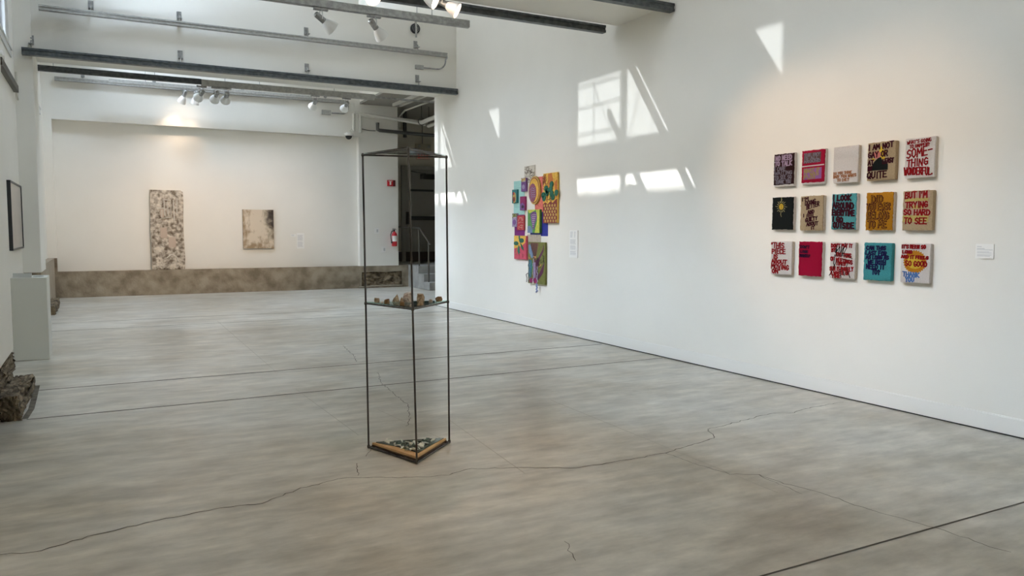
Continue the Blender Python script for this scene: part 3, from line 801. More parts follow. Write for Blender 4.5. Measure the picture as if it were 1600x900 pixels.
# small abstract canvas
def abstract_mat():
    m = bpy.data.materials.new('smoky_abstract_paint')
    nt, b = nodes(m); N, L = nt.nodes, nt.links
    tc = N.new('ShaderNodeTexCoord')
    n = N.new('ShaderNodeTexNoise'); n.inputs['Scale'].default_value = 4.2; n.inputs['Detail'].default_value = 8; n.inputs['Distortion'].default_value = 1.0
    L.new(tc.outputs['Generated'], n.inputs[0])
    sx = N.new('ShaderNodeSeparateXYZ'); L.new(tc.outputs['Generated'], sx.inputs[0])
    # dark mass near the upper right corner
    def math_(op, a, b_=None, v=None):
        q = N.new('ShaderNodeMath'); q.operation = op
        if hasattr(a, 'is_linked'): L.new(a, q.inputs[0])
        else: q.inputs[0].default_value = a
        if b_ is not None:
            if hasattr(b_, 'is_linked'): L.new(b_, q.inputs[1])
            else: q.inputs[1].default_value = b_
        return q.outputs[0]
    dx = math_('SUBTRACT', sx.outputs['X'], 1.0); dz = math_('SUBTRACT', sx.outputs['Z'], 0.86)
    d2 = math_('ADD', math_('MULTIPLY', math_('MULTIPLY', dx, dx), 2.6), math_('MULTIPLY', math_('MULTIPLY', dz, dz), 0.9))
    k = math_('ADD', math_('SUBTRACT', 0.62, math_('SQRT', d2)), math_('MULTIPLY', math_('SUBTRACT', n.outputs[0], 0.5), 1.0))
    # smudged border on the left and bottom
    r = N.new('ShaderNodeValToRGB'); e = r.color_ramp.elements
    e[0].position = 0.0; e[0].color = (0.66, 0.57, 0.45, 1)
    e[1].position = 0.42; e[1].color = (0.07, 0.055, 0.045, 1)
    q = e.new(0.16); q.color = (0.45, 0.38, 0.28, 1)
    L.new(k, r.inputs[0])
    n2 = N.new('ShaderNodeTexNoise'); n2.inputs['Scale'].default_value = 6; n2.inputs['Detail'].default_value = 8
    L.new(tc.outputs['Generated'], n2.inputs[0])
    bx = math_('MULTIPLY', math_('ABSOLUTE', math_('SUBTRACT', sx.outputs['X'], 0.55)), 1.0)
    bz = math_('MULTIPLY', math_('SUBTRACT', 0.62, sx.outputs['Z']), 0.9)
    br = math_('MAXIMUM', bx, bz)
    kk = math_('ADD', br, math_('MULTIPLY', math_('SUBTRACT', n2.outputs[0], 0.5), 1.3))
    r2 = N.new('ShaderNodeValToRGB'); r2.color_ramp.elements[0].position = 0.30; r2.color_ramp.elements[1].position = 0.60
    r2.color_ramp.elements[0].color = (1, 1, 1, 1); r2.color_ramp.elements[1].color = (0.50, 0.42, 0.32, 1)
    L.new(kk, r2.inputs[0])
    mx = N.new('ShaderNodeMix'); mx.data_type = 'RGBA'; mx.blend_type = 'MULTIPLY'; mx.inputs[0].default_value = 1
    L.new(r.outputs[0], mx.inputs[6]); L.new(r2.outputs[0], mx.inputs[7]); L.new(mx.outputs[2], b.inputs['Base Color'])
    b.inputs['Roughness'].default_value = 0.7
    return m
cv = thing('abstract_painting', 'beige abstract canvas with a dark smoky corner hung on the back wall', 'painting', (3.42, YN, 1.5))
bm = BM(); box(bm, (3.055, YN - 0.045, 1.035), (3.775, YN - 0.040, 1.975)); obj('painted_face', bm, abstract_mat(), cv)
bm = BM(); box(bm, (3.055, YN - 0.040, 1.035), (3.775, YN - 0.001, 1.975)); obj('canvas_edge', bm, mat('dark_canvas_edge', (0.10, 0.08, 0.06), 0.8), cv)

def text_panel(name, label, face, lines, thick, horizontal=False):
    """face = (axis, plane, a0, a1, z0, z1); axis 'Y' faces -Y, axis 'X' faces -X"""
    ax, pl, a0, a1, z0, z1 = face
    t = thing(name, label, 'wall label', ((a0 + a1) / 2, pl, z0) if ax == 'Y' else (pl, (a0 + a1) / 2, z0))
    bm = BM()
    if ax == 'Y': box(bm, (a0, pl - thick, z0), (a1, pl - 0.0005, z1))
    else: box(bm, (pl - thick, a0, z0), (pl - 0.0005, a1, z1))
    obj('card', bm, PAPER, t)
    bm = BM()
    for (u0, u1, v0, v1) in lines:
        if ax == 'Y': box(bm, (a0 + (a1 - a0) * u0, pl - thick - 0.0008, z1 - (z1 - z0) * v1), (a0 + (a1 - a0) * u1, pl - thick, z1 - (z1 - z0) * v0))
        else: box(bm, (pl - thick - 0.0008, a1 - (a1 - a0) * u1, z1 - (z1 - z0) * v1), (pl - thick, a1 - (a1 - a0) * u0, z1 - (z1 - z0) * v0))
    obj('printed_text', bm, INK, t)
    return t
def block(u0, u1, v0, v1, n, fill=0.5, rag=0.15):
    r = random.Random(int(v0 * 100))
    return [(u0, u1 - (r.random() * rag), v0 + (v1 - v0) * i / n, v0 + (v1 - v0) * (i + fill) / n) for i in range(n)]
text_panel('wall_label', 'small white caption card left of the taller text panel on the back wall', ('Y', YN, 4.19, 4.315, 1.325, 1.385), block(0.1, 0.8, 0.2, 0.85, 4), 0.004)
text_panel('wall_label', 'tall white text panel on the back wall right of the beige canvas', ('Y', YN, 4.335, 4.52, 1.025, 1.415), block(0.12, 0.85, 0.14, 0.5, 9) + block(0.12, 0.85, 0.56, 0.9, 8), 0.004)
text_panel('wall_label', 'tall narrow white text panel right of the wall collage', ('X', XR, 9.095, 9.305, 1.12, 1.50), block(0.1, 0.5, 0.05, 0.28, 4) + block(0.6, 0.85, 0.05, 0.28, 4) + block(0.1, 0.85, 0.34, 0.52, 6) + block(0.1, 0.85, 0.56, 0.72, 5) + block(0.1, 0.85, 0.76, 0.92, 5), 0.012)
text_panel('wall_label', 'small white landscape caption card near the right edge of the picture', ('X', XR, 3.412, 3.548, 1.298, 1.408), [(0.08, 0.34, 0.16, 0.21), (0.08, 0.5, 0.29, 0.34), (0.08, 0.95, 0.38, 0.42)] + block(0.1, 0.9, 0.52, 0.66, 2) + block(0.1, 0.9, 0.72, 0.88, 2), 0.009)

# back wall fittings
RED = mat('safety_red', (0.55, 0.02, 0.03), 0.35)
al = thing('fire_alarm_strobe', 'small red fire alarm box on the back wall', 'fire alarm', (6.74, YB, 2.7))
bm = BM(); box(bm, (6.63, YB - 0.05, 2.625), (6.78, YB - 0.001, 2.785)); obj('red_housing', bm, RED, al, bevel=0.006)
bm = BM(); box(bm, (6.785, YB - 0.035, 2.625), (6.85, YB - 0.001, 2.785)); obj('side_box', bm, mat('dark_red', (0.10, 0.012, 0.015), 0.4), al, bevel=0.004)
bm = BM(); box(bm, (6.685, YB - 0.056, 2.66), (6.725, YB - 0.05, 2.745)); box(bm, (6.655, YB - 0.054, 2.75), (6.755, YB - 0.05, 2.762)); obj('white_lens', bm, TRIMW, al)
for (a, b, c, d_, lb) in ((6.275, 6.41, 1.395, 1.55, 'upper white wall switch plate left of the fire extinguisher'), (6.465, 6.585, 0.91, 1.067, 'lower white wall plate below the fire extinguisher')):
    t = thing('switch_plate', lb, 'wall switch', ((a + b) / 2, YB, c), 'wall plates beside the extinguisher')
    bm = BM(); box(bm, (a, YB - 0.009, c), (b, YB - 0.001, d_)); obj('plate', bm, TRIMW, t, bevel=0.003)
    bm = BM(); box(bm, ((a + b) / 2 - 0.008, YB - 0.014, c + 0.04), ((a + b) / 2 + 0.035, YB - 0.009, d_ - 0.04)); obj('rocker', bm, mat('rocker_grey', (0.55, 0.55, 0.53), 0.4), t)
fe = thing('fire_extinguisher', 'red fire extinguisher with white label hung on the back wall', 'fire extinguisher', (6.79, YB - 0.08, 1.07))
fx, fy = 6.79, YB - 0.085
bm = BM(); lathe(bm, [(0.05, 0), (0.068, 0.012), (0.070, 0.03), (0.070, 0.30), (0.062, 0.335), (0.035, 0.365), (0.022, 0.375), (0.022, 0.39)], (fx, fy, 1.07), (0, 0, 1), 24); obj('cylinder_body', bm, RED, fe, smooth=True)
bm = BM()
pr_ = []
for zz in (1.20, 1.345):
    pr_.append([(fx + 0.0715 * math.cos(a), fy + 0.0715 * math.sin(a), zz) for a in [PI * 1.12 + PI * 0.62 * k / 10 for k in range(11)]])
vv = [[bm.verts.new(p) for p in r_] for r_ in pr_]
for k in range(10): bm.faces.new((vv[0][k], vv[0][k + 1], vv[1][k + 1], vv[1][k]))
obj('label_band', bm, TRIMW, fe)
bm = BM(); lathe(bm, [(0.016, 0), (0.016, 0.04)], (fx, fy, 1.46), (0, 0, 1), 12); box(bm, (fx - 0.055, fy - 0.012, 1.50), (fx + 0.05, fy + 0.012, 1.512)); box(bm, (fx - 0.05, fy - 0.012, 1.525), (fx + 0.03, fy + 0.012, 1.535)); obj('valve_handle', bm, BLACKP, fe)
bm = BM(); tube(bm, [(fx - 0.02, fy - 0.01, 1.485), (fx - 0.08, fy - 0.02, 1.46), (fx - 0.105, fy - 0.02, 1.38), (fx - 0.10, fy - 0.02, 1.28), (fx - 0.09, fy - 0.03, 1.20)], 0.011, 8); lathe(bm, [(0.013, 0), (0.02, 0.06)], (fx - 0.09, fy - 0.03, 1.21), (0.1, 0, -1), 10); obj('hose', bm, BLACKP, fe, smooth=True)
bm = BM(); box(bm, (fx - 0.02, fy + 0.07, 1.42), (fx + 0.02, YB - 0.001, 1.47)); obj('wall_hook', bm, GALV, fe)

cd_ = thing('dome_camera', 'white and black dome security camera under the back wall header', 'security camera', (5.62, YB, 3.84))
bm = BM(); lathe(bm, [(0.11, 0.0), (0.115, -0.03), (0.09, -0.06)], (5.60, YB - 0.12, 3.90), (0, 0, 1), 20); box(bm, (5.56, YB - 0.12, 3.87), (5.64, YB - 0.001, 3.93)); obj('housing', bm, TRIMW, cd_, smooth=False)
bm = BM(); lathe(bm, [(0.082, 0.0), (0.078, -0.035), (0.055, -0.07), (0.02, -0.088), (0.001, -0.09)], (5.60, YB - 0.12, 3.842), (0, 0, 1), 20); obj('dark_dome', bm, BLACKP, cd_, smooth=True)

# rubble stone in the kerb pocket
o = rough_box((5.95, YB + 0.03, 0.04), (7.01, YB + 0.15, 0.40), RUBBLE, 'embedded_stone', 0.026, 12, 21)
tag(o, 'long rough brown stone set in a pocket of the concrete kerb', 'stone')
bm = BM()
ed = [(5.90, 0.02), (5.93, 0.42), (6.25, 0.43), (6.6, 0.415), (7.03, 0.43)]
tube(bm, [(x, YB + 0.01, z) for x, z in ed], 0.014, 5); tube(bm, [(5.86, YB - 0.0, 0.03), (6.4, YB + 0.0, 0.05), (7.03, YB + 0.01, 0.04)], 0.02, 5)
struct('trim_4', bm, mat('broken_mortar', (0.33, 0.29, 0.22), 0.9, bump=0.6))

# handrail
hr = thing('stair_handrail', 'dark steel handrail beside the short concrete stairs', 'handrail', (7.24, 18.8, 0.575))
RAILM = mat('handrail_steel', (0.13, 0.12, 0.105), 0.4, 0.7)
tl = Vector((7.03, 19.75, 1.58)); tm = Vector((7.26, 18.72, 1.545)); te = Vector((7.26, 17.98, 1.13))
for (top_, bot) in ((tl, 0.576), ((tm - Vector((0, -0.03, 0.01))), 0.576), (Vector((7.26, 18.1, 1.19)), 0.193)):
    bm = BM(); tube(bm, [(top_[0], top_[1], top_[2]), (top_[0], top_[1], bot)], 0.021, 10); obj('post', bm, RAILM, hr, smooth=True)
bm = BM(); tube(bm, [tl + Vector((0, 0, -0.05)), tl, tm, te], 0.021, 10); obj('top_bar', bm, RAILM, hr, smooth=True)

# exit sign and emergency light
ex = thing('exit_sign', 'lit red exit sign hanging over the service door', 'sign', (8.45, 21.5, 3.62))
bm = BM(); box(bm, (8.24, 21.45, 3.55), (8.66, 21.499, 3.76)); obj('sign_plate', bm, mat('sign_pale', (0.50, 0.36, 0.30), 0.5), ex)
em = thing('emergency_light', 'beige emergency light box with two round lamps above the exit sign', 'emergency light', (8.45, 21.5, 3.85))
bm = BM(); box(bm, (8.21, 21.38, 3.81), (8.67, 21.499, 4.0)); obj('housing', bm, mat('beige_plastic', (0.45, 0.42, 0.33), 0.5), em, bevel=0.008)
for lx in (8.29, 8.59):
    bm = BM(); lathe(bm, [(0.045, 0), (0.05, 0.02), (0.03, 0.035)], (lx, 21.379, 3.92), (0, -1, 0), 16); obj('lamp_head', bm, GALVP, em, smooth=True)
bm = BM(); tube(bm, [(8.42, 21.44, 4.0), (8.42, 21.44, 4.66)], 0.010, 6); obj('hanging_rod', bm, BLACKP, em)

# pipes
def pipe(name, pts, r, m, label, smooth=True):
    bm = BM(); tube(bm, pts, r, 14)
    o = obj(name, bm, m, smooth=smooth)
    return tag(o, label, 'pipe')
def bend(p, q, r_, n=5):
    return []
pipe('white_pipe', [(5.66, YB - 0.10, 4.0), (5.68, YB - 0.11, 3.975), (5.72, YB - 0.12, 3.965), (5.735, YB - 0.12, 3.99), (5.735, YB - 0.12, 4.40)], 0.038, PIPEM, 'white vertical pipe with hooked foot, left of the pair beside the niche')
pipe('white_pipe', [(5.90, YB - 0.10, 3.93), (5.90, YB - 0.10, 4.36), (5.915, YB - 0.115, 4.385), (6.0, YB - 0.12, 4.37), (7.25, YB - 0.12, 4.33), (7.55, YB - 0.12, 4.32)], 0.042, PIPEM, 'white pipe turning from vertical to run along the back wall')
pipe('white_pipe', [(5.76, YB - 0.22, 4.42), (7.6, YB - 0.26, 4.235)], 0.036, PIPEM, 'second white pipe running just under the first along the back wall')
pipe('white_pipe', [(7.45, YB - 0.35, 4.26), (7.35, 17.6, 4.26), (7.3, 14.5, 4.26)], 0.055, PIPEM, 'thick white pipe coming forward under the service ceiling')
pipe('white_pipe', [(7.65, YB - 0.35, 4.19), (7.6, 17.6, 4.19), (7.5, 14.5, 4.19)], 0.045, PIPEM, 'thinner white pipe running beside the thick one under the service ceiling')
DRAIN = mat('dark_drain_pipe', (0.06, 0.058, 0.05), 0.6)
pipe('drain_pipe', [(6.36, YB - 0.1, 4.22), (6.36, YB - 0.1, 4.05), (6.42, YB - 0.1, 4.03), (7.3, YB - 0.12, 4.00), (8.6, YB - 0.2, 3.96)], 0.045, DRAIN, 'dark drain pipe with an upturned end low beneath the white pipes')
pipe('drain_pipe', [(7.35, YB + 0.6, 4.668), (7.35, YB + 0.6, 3.98)], 0.05, DRAIN, 'dark vertical drain pipe behind the white pipes')
pipe('cable', [(5.95, YB - 0.02, 4.05), (6.15, YB - 0.02, 4.02), (6.33, YB - 0.03, 4.02)], 0.009, DRAIN, 'thin dark cable linking the white pipes to the drain pipe')
pipe('conduit_pipe', [(7.05, YB + 0.2, 4.18), (7.05, YB + 0.2, 4.45), (7.10, YB - 0.1, 4.58), (7.2, 17.2, 4.60), (7.2, 15.2, 4.60)], 0.022, PIPEM, 'slim bent conduit curving up to the service ceiling')
pipe('conduit_pipe', [(6.15, 15.9, 4.40), (8.2, 15.9, 4.33)], 0.02, PIPEM, 'slim straight conduit crossing under the service ceiling')
for i, xx in enumerate((6.62, 6.80)):
    bm = BM(); box(bm, (xx, 15.4, 4.60), (xx + 0.06, 18.9, 4.668))
    o = obj('ceiling_channel', bm, PIPEM); tag(o, ('left' if i == 0 else 'right') + ' one of two pale channels on the service ceiling running forward', 'channel', 'service ceiling channels')
t = thing('pipe_clamp', 'dark ring hanger holding the white pipes at the corner', 'pipe hanger', (7.4, YB - 0.5, 4.3))
bm = BM()
tube(bm, [(7.42 + 0.09 * math.cos(a), YB - 0.45, 4.28 + 0.09 * math.sin(a)) for a in [2 * PI * k / 14 for k in range(15)]], 0.012, 5)
tube(bm, [(7.42, YB - 0.45, 4.36), (7.42, YB - 0.45, 4.67)], 0.008, 5); tube(bm, [(7.62, YB - 0.45, 4.24), (7.62, YB - 0.45, 4.67)], 0.008, 5)
obj('ring', bm, DRAIN, t)

# ================================================================ HAND LETTERING
G = {
 'A': [[(0, 0), (0.45, 1), (0.95, 0)], [(0.2, 0.38), (0.75, 0.38)]],
 'B': [[(0.05, 0), (0.05, 1), (0.7, 0.95), (0.8, 0.72), (0.6, 0.55), (0.05, 0.52)], [(0.6, 0.55), (0.9, 0.35), (0.8, 0.05), (0.05, 0)]],
 'C': [[(0.9, 0.85), (0.5, 1), (0.1, 0.75), (0.05, 0.3), (0.4, 0), (0.9, 0.12)]],
 'D': [[(0.05, 0), (0.05, 1), (0.6, 0.92), (0.92, 0.6), (0.85, 0.2), (0.5, 0), (0.05, 0)]],
 'E': [[(0.85, 1), (0.08, 1), (0.05, 0), (0.9, 0)], [(0.08, 0.52), (0.7, 0.52)]],
 'F': [[(0.85, 1), (0.08, 1), (0.05, 0)], [(0.08, 0.52), (0.7, 0.52)]],
 'G': [[(0.85, 0.85), (0.45, 1), (0.08, 0.7), (0.08, 0.25), (0.45, 0), (0.88, 0.15), (0.88, 0.45), (0.5, 0.45)]],
 'H': [[(0.05, 0), (0.05, 1)], [(0.9, 0), (0.9, 1)], [(0.05, 0.5), (0.9, 0.5)]],
 'I': [[(0.5, 0), (0.5, 1)]],
 'J': [[(0.8, 1), (0.8, 0.2), (0.45, 0), (0.1, 0.2)]],
 'K': [[(0.05, 0), (0.05, 1)], [(0.9, 1), (0.08, 0.48), (0.92, 0)]],
 'L': [[(0.08, 1), (0.05, 0), (0.85, 0.02)]],
 'M': [[(0.0, 0), (0.1, 1), (0.48, 0.4), (0.88, 1), (1.0, 0)]],
 'N': [[(0.05, 0), (0.08, 1), (0.88, 0), (0.9, 1)]],
 'O': [[(0.5, 1), (0.1, 0.75), (0.08, 0.25), (0.5, 0), (0.9, 0.25), (0.9, 0.75), (0.5, 1)]],
 'P': [[(0.05, 0), (0.05, 1), (0.75, 0.95), (0.85, 0.7), (0.6, 0.48), (0.05, 0.45)]],
 'Q': [[(0.5, 1), (0.1, 0.75), (0.08, 0.25), (0.5, 0), (0.9, 0.25), (0.9, 0.75), (0.5, 1)], [(0.6, 0.25), (0.95, -0.05)]],
 'R': [[(0.05, 0), (0.05, 1), (0.75, 0.95), (0.85, 0.7), (0.6, 0.5), (0.05, 0.45)], [(0.4, 0.48), (0.92, 0)]],
 'S': [[(0.88, 0.88), (0.5, 1), (0.12, 0.8), (0.2, 0.56), (0.75, 0.45), (0.88, 0.2), (0.5, 0), (0.08, 0.12)]],
 'T': [[(0.0, 1), (0.98, 1)], [(0.5, 1), (0.48, 0)]],
 'U': [[(0.06, 1), (0.08, 0.2), (0.45, 0), (0.88, 0.2), (0.9, 1)]],
 'V': [[(0.02, 1), (0.48, 0), (0.95, 1)]],
 'W': [[(0.0, 1), (0.22, 0), (0.5, 0.65), (0.75, 0), (1.0, 1)]],
 'X': [[(0.05, 1), (0.92, 0)], [(0.9, 1), (0.05, 0)]],
 'Y': [[(0.02, 1), (0.48, 0.5), (0.92, 1)], [(0.48, 0.5), (0.46, 0)]],
 'Z': [[(0.05, 1), (0.9, 1), (0.05, 0), (0.92, 0)]],
 '?': [[(0.1, 0.8), (0.45, 1), (0.85, 0.78), (0.5, 0.5), (0.48, 0.28)], [(0.48, 0.06), (0.48, 0.0)]],
 "'": [[(0.5, 1), (0.42, 0.75)]],
 '"': [[(0.3, 1), (0.25, 0.78)], [(0.7, 1), (0.65, 0.78)]],
 '-': [[(0.1, 0.5), (0.9, 0.52)]], '.': [[(0.45, 0.02), (0.5, 0.06)]],
}
NARROW = {'I': 0.45, "'": 0.4, '.': 0.4, '-': 0.9, '"': 0.6, 'M': 1.15, 'W': 1.15}
class Face:
    """a rectangle on the right wall, seen from the room: u runs from far (left) to near (right)"""
    def __init__(s, x, yl, yr, zt, zb): s.x, s.yl, s.yr, s.zt, s.zb = x, yl, yr, zt, zb
    def p(s, u, v, d=0.0): return Vector((s.x - d, s.yl + (s.yr - s.yl) * u, s.zt + (s.zb - s.zt) * v))
    @property
    def w(s): return abs(s.yl - s.yr)
    @property
    def h(s): return s.zt - s.zb
def stroke(bm, F, pts, r, d=0.004):
    """flat-topped yarn stroke through (u,v) points; r in metres"""
    P = [F.p(u, v) for u, v in pts]
    for a, b in zip(P, P[1:]):
        t_ = b - a
        if t_.length < 1e-5: t_ = Vector((0, 0, 1e-3))
        t_.normalize(); n_ = Vector((0, -t_.z, t_.y))
        a2 = a - t_ * r * 0.6; b2 = b + t_ * r * 0.6
        pts3 = [a2 + n_ * r * 0.7, a2 - t_ * r * 0.3, a2 - n_ * r * 0.7, b2 - n_ * r * 0.7, b2 + t_ * r * 0.3, b2 + n_ * r * 0.7]
        prism(bm, [q + Vector((0.001, 0, 0)) for q in pts3], (-d - 0.001 - random.uniform(0, 0.0006), 0, 0))
def write(bm, F, txt, u0, u1, v0, v1, r, jit=0.05, slope=0.0, d=0.004, rnd=random):
    r *= 1.2
    tot = sum(NARROW.get(c, 1.0) if c != ' ' else 0.55 for c in txt) + 0.22 * (len(txt) - 1)
    k = (u1 - u0) / tot
    u = u0
    for c in txt:
        wd = (NARROW.get(c, 1.0) if c != ' ' else 0.55) * k
        if c in G:
            ju, jv = rnd.uniform(-jit, jit) * k, rnd.uniform(-jit, jit) * (v1 - v0)
            sc = 1 + rnd.uniform(-jit, jit)
            sh = rnd.uniform(-jit, jit) * 1.5
            for st in G[c]:
                pts = []
                for (a, b) in st:
                    uu = u + ju + (a + sh * (b - 0.5)) * wd
                    vv_ = v1 + jv - b * (v1 - v0) * sc + slope * (uu - u0)
                    pts.append((uu, vv_))
                stroke(bm, F, pts, r, d)
        u += wd + 0.22 * k
def polyface(bm, F, pts, d=0.002):
    prism(bm, [F.p(u, v) + Vector((0.001, 0, 0)) for u, v in pts], (-d - 0.001, 0, 0))
def ring_pts(cu, cv_, ru, rv, n=20, spike=0.0, a0=0):
    out = []
    for i in range(n):
        a = a0 + 2 * PI * i / n
        k = 1 + (spike if i % 2 else 0)
        out.append((cu + math.cos(a) * ru * k, cv_ + math.sin(a) * rv * k))
    return out
def yarn(name, col, var=0.12):
    m = mat(name, col, 0.95, var=var, scale=120, bump=0.8, bscale=260, spec=0.15)
    return m
Y_CREAM = yarn('cream_yarn', (0.76, 0.68, 0.58)); Y_WHITE = yarn('white_yarn', (0.80, 0.76, 0.73), 0.06); Y_BROWN = yarn('dark_brown_yarn', (0.035, 0.012, 0.014))
Y_LILAC = yarn('lilac_yarn', (0.50, 0.36, 0.50)); Y_GREY = yarn('grey_lilac_yarn', (0.30, 0.27, 0.33)); Y_RED = yarn('crimson_yarn', (0.40, 0.008, 0.04))
Y_BRICK = yarn('brick_red_yarn', (0.30, 0.008, 0.012)); Y_TAN = yarn('tan_yarn', (0.48, 0.37, 0.23)); Y_BLACK = yarn('black_yarn', (0.010, 0.014, 0.014))
Y_OLIVE = yarn('mustard_text_yarn', (0.42, 0.30, 0.13)); Y_VIOLET = yarn('violet_yarn', (0.36, 0.16, 0.42)); Y_TEAL = yarn('teal_yarn', (0.10, 0.38, 0.40))
Y_TEALD = yarn('deep_teal_yarn', (0.06, 0.31, 0.34)); Y_MUST = yarn('mustard_yarn', (0.50, 0.22, 0.015)); Y_GOLD = yarn('gold_yarn', (0.72, 0.50, 0.05))
Y_NAVY = yarn('navy_yarn', (0.012, 0.010, 0.07)); Y_MAROON = yarn('maroon_yarn', (0.045, 0.004, 0.012)); Y_BLUE = yarn('blue_yarn', (0.10, 0.22, 0.52))
Y_PINK = yarn('pink_yarn', (0.68, 0.22, 0.20)); Y_BRN = yarn('caramel_yarn', (0.42, 0.18, 0.08)); Y_ORANGE = yarn('orange_yarn', (0.58, 0.24, 0.02)); Y_GREYR = yarn('grey_red_yarn', (0.16, 0.09, 0.09))
Y_FAINT = yarn('plum_black_yarn', (0.035, 0.004, 0.03))  # dark plum yarn for the raspberry rug's lettering
TH = 0.05
def rug(cy, zt, zb, w_, label, facem, sidem, inset=(0.0, 0.0, 0.0, 0.0), seed=0):
    """tufted rug stretched on a small canvas; inset = uncovered margins left,right,top,bottom in metres"""
    yl, yr = cy + w_ / 2, cy - w_ / 2
    t = thing('tufted_rug', label, 'artwork', (XR, cy, (zt + zb) / 2), 'tufted lettering rugs in the wall grid')
    rnd = random.Random(seed)
    bm = BM(); box(bm, (XR - TH + 0.012, yr, zb), (XR - 0.0005, yl, zt)); obj('canvas_side', bm, sidem, t, bevel=0.008)
    # pile: slightly wavy outline and bumpy surface
    nx_, nz_ = 14, 18
    bm = BM(); g = []
    a, b, c, d_ = yl - inset[0], yr + inset[1], zt - inset[2], zb + inset[3]
    for j in range(nz_ + 1):
        row = []
        for i in range(nx_ + 1):
            y = a + (b - a) * i / nx_; z = c + (d_ - c) * j / nz_
            edge = i in (0, nx_) or j in (0, nz_)
            if edge:
                y += rnd.uniform(-0.003, 0.003); z += rnd.uniform(-0.003, 0.003)
            x = XR - TH + (0.006 if edge else rnd.uniform(-0.0008, 0.0008))
            row.append(bm.verts.new((x, y, z)))
        g.append(row)
    for j in range(nz_):
        for i in range(nx_): bm.faces.new((g[j][i], g[j][i + 1], g[j + 1][i + 1], g[j + 1][i]))
    # skirt back to the canvas
    loop = g[0] + [r_[-1] for r_ in g[1:]] + g[-1][-2::-1] + [r_[0] for r_ in g[-2:0:-1]]
    back = [bm.verts.new((XR - TH + 0.014, v.co.y, v.co.z)) for v in loop]
    for k in range(len(loop)):
        k2 = (k + 1) % len(loop)
        bm.faces.new((loop[k], loop[k2], back[k2], back[k]))
    obj('tufted_face', bm, facem, t, smooth=True)
    F = Face(XR - TH, a, b, c, d_)
    return t, F
def letters(t, F, m, items, r, jit=0.06, name='lettering', seed=1, d=0.004):
    rnd = random.Random(seed)
    bm = BM()
    for it in items:
        txt, u0, u1, v0, v1 = it[:5]
        write(bm, F, txt, u0, u1, v0, v1, r, jit, it[5] if len(it) > 5 else 0.0, d, rnd)
    return obj(name, bm, m, t)
def patch(t, F, m, polys, name='motif', d=0.002):
    bm = BM()
    for p in polys: polyface(bm, F, p, d)
    return obj(name, bm, m, t)
COLY = [5.413, 5.066, 4.712, 4.358, 4.012]
ROWZ = [(2.250, 1.930), (1.828, 1.510), (1.402, 1.083)]
def place(c, r, dz=0.0, dw=0.0, dy=0.0):
    return COLY[c] + dy, ROWZ[r][0] + dz, ROWZ[r][1] + dz, 0.256 + dw
cy, zt, zb, w_ = place(0, 0, -0.005, -0.012)
t, F = rug(cy, zt, zb, w_, 'dark brown rug picture with lilac lettering, top left of the grid', Y_BROWN, Y_WHITE, (0, 0.0, 0.006, 0.022), 1)
letters(t, F, Y_LILAC, [('NO NEED', 0.10, 0.92, 0.06, 0.20), ('TO TALK', 0.08, 0.92, 0.25, 0.39)], 0.0058, seed=2)
letters(t, F, Y_GREY, [('I CARE', 0.06, 0.62, 0.43, 0.54), ('WAITING', 0.08, 0.95, 0.57, 0.68), ('TO SEE SO', 0.08, 0.93, 0.71, 0.82), ('THANK YOU', 0.12, 0.9, 0.85, 0.97)], 0.0030, name='fine_lettering', seed=3)
cy, zt, zb, w_ = place(1, 0, 0.0)
t, F = rug(cy, zt, zb, w_, 'crimson rug picture split in two panels, grey above and violet below', Y_RED, Y_WHITE, (0, 0.0, 0.006, 0.020), 2)
patch(t, F, Y_WHITE, [[(0.0, 0.475), (1.0, 0.46), (1.0, 0.495), (0.0, 0.51)]], 'white_band', 0.003)
patch(t, F, Y_GREYR, [[(0.10, 0.08), (0.86, 0.07), (0.84, 0.39), (0.09, 0.40)]], 'grey_panel', 0.001)
patch(t, F, Y_VIOLET, [[(0.10, 0.56), (0.90, 0.55), (0.90, 0.90), (0.11, 0.91)]], 'violet_panel', 0.001)
letters(t, F, Y_GREY, [('THE SKY', 0.12, 0.82, 0.10, 0.18), ('IS ALL', 0.12, 0.78, 0.20, 0.28), ('AROUND', 0.12, 0.84, 0.30, 0.38)], 0.0034, seed=4)
letters(t, F, Y_OLIVE, [('WHAT IF', 0.13, 0.84, 0.57, 0.67), ('IT WAS', 0.13, 0.78, 0.685, 0.785), ('FUN', 0.13, 0.62, 0.80, 0.89)], 0.0050, name='mustard_lettering', seed=5)
cy, zt, zb, w_ = place(2, 0, -0.003)
t, F = rug(cy, zt, zb, w_, 'cream rug picture with small brown lettering along its foot', Y_WHITE, Y_CREAM, seed=3)
letters(t, F, Y_BRN, [('DO YOU THINK', 0.04, 0.78, 0.70, 0.765, -0.02), ('BABY YODA WANTS', 0.04, 0.96, 0.79, 0.86, -0.02), ('TO DIE?', 0.20, 0.68, 0.88, 0.95)], 0.0032, seed=6, d=0.003)
cy, zt, zb, w_ = place(3, 0, 0.0, 0.008)
t, F = rug(cy, zt, zb, w_, 'tan rug picture with black mound, pink disc and dark lettering', Y_TAN, Y_TAN, seed=4)
patch(t, F, Y_GOLD, [[(0.50, 0.10), (0.58, 0.22), (0.70, 0.24), (0.62, 0.36), (0.68, 0.48), (0.56, 0.46), (0.48, 0.38), (0.40, 0.3)], ring_pts(0.22, 0.45, 0.06, 0.04, 8)], 'yellow_petals', 0.001)
patch(t, F, Y_PINK, [ring_pts(0.36, 0.33, 0.13, 0.10, 14)], 'pink_disc', 0.002)
patch(t, F, Y_BLACK, [[(0.16, 0.74), (0.18, 0.62), (0.28, 0.50), (0.40, 0.42), (0.50, 0.40), (0.56, 0.50), (0.70, 0.52), (0.76, 0.60), (0.76, 0.74)]], 'black_mound', 0.003)
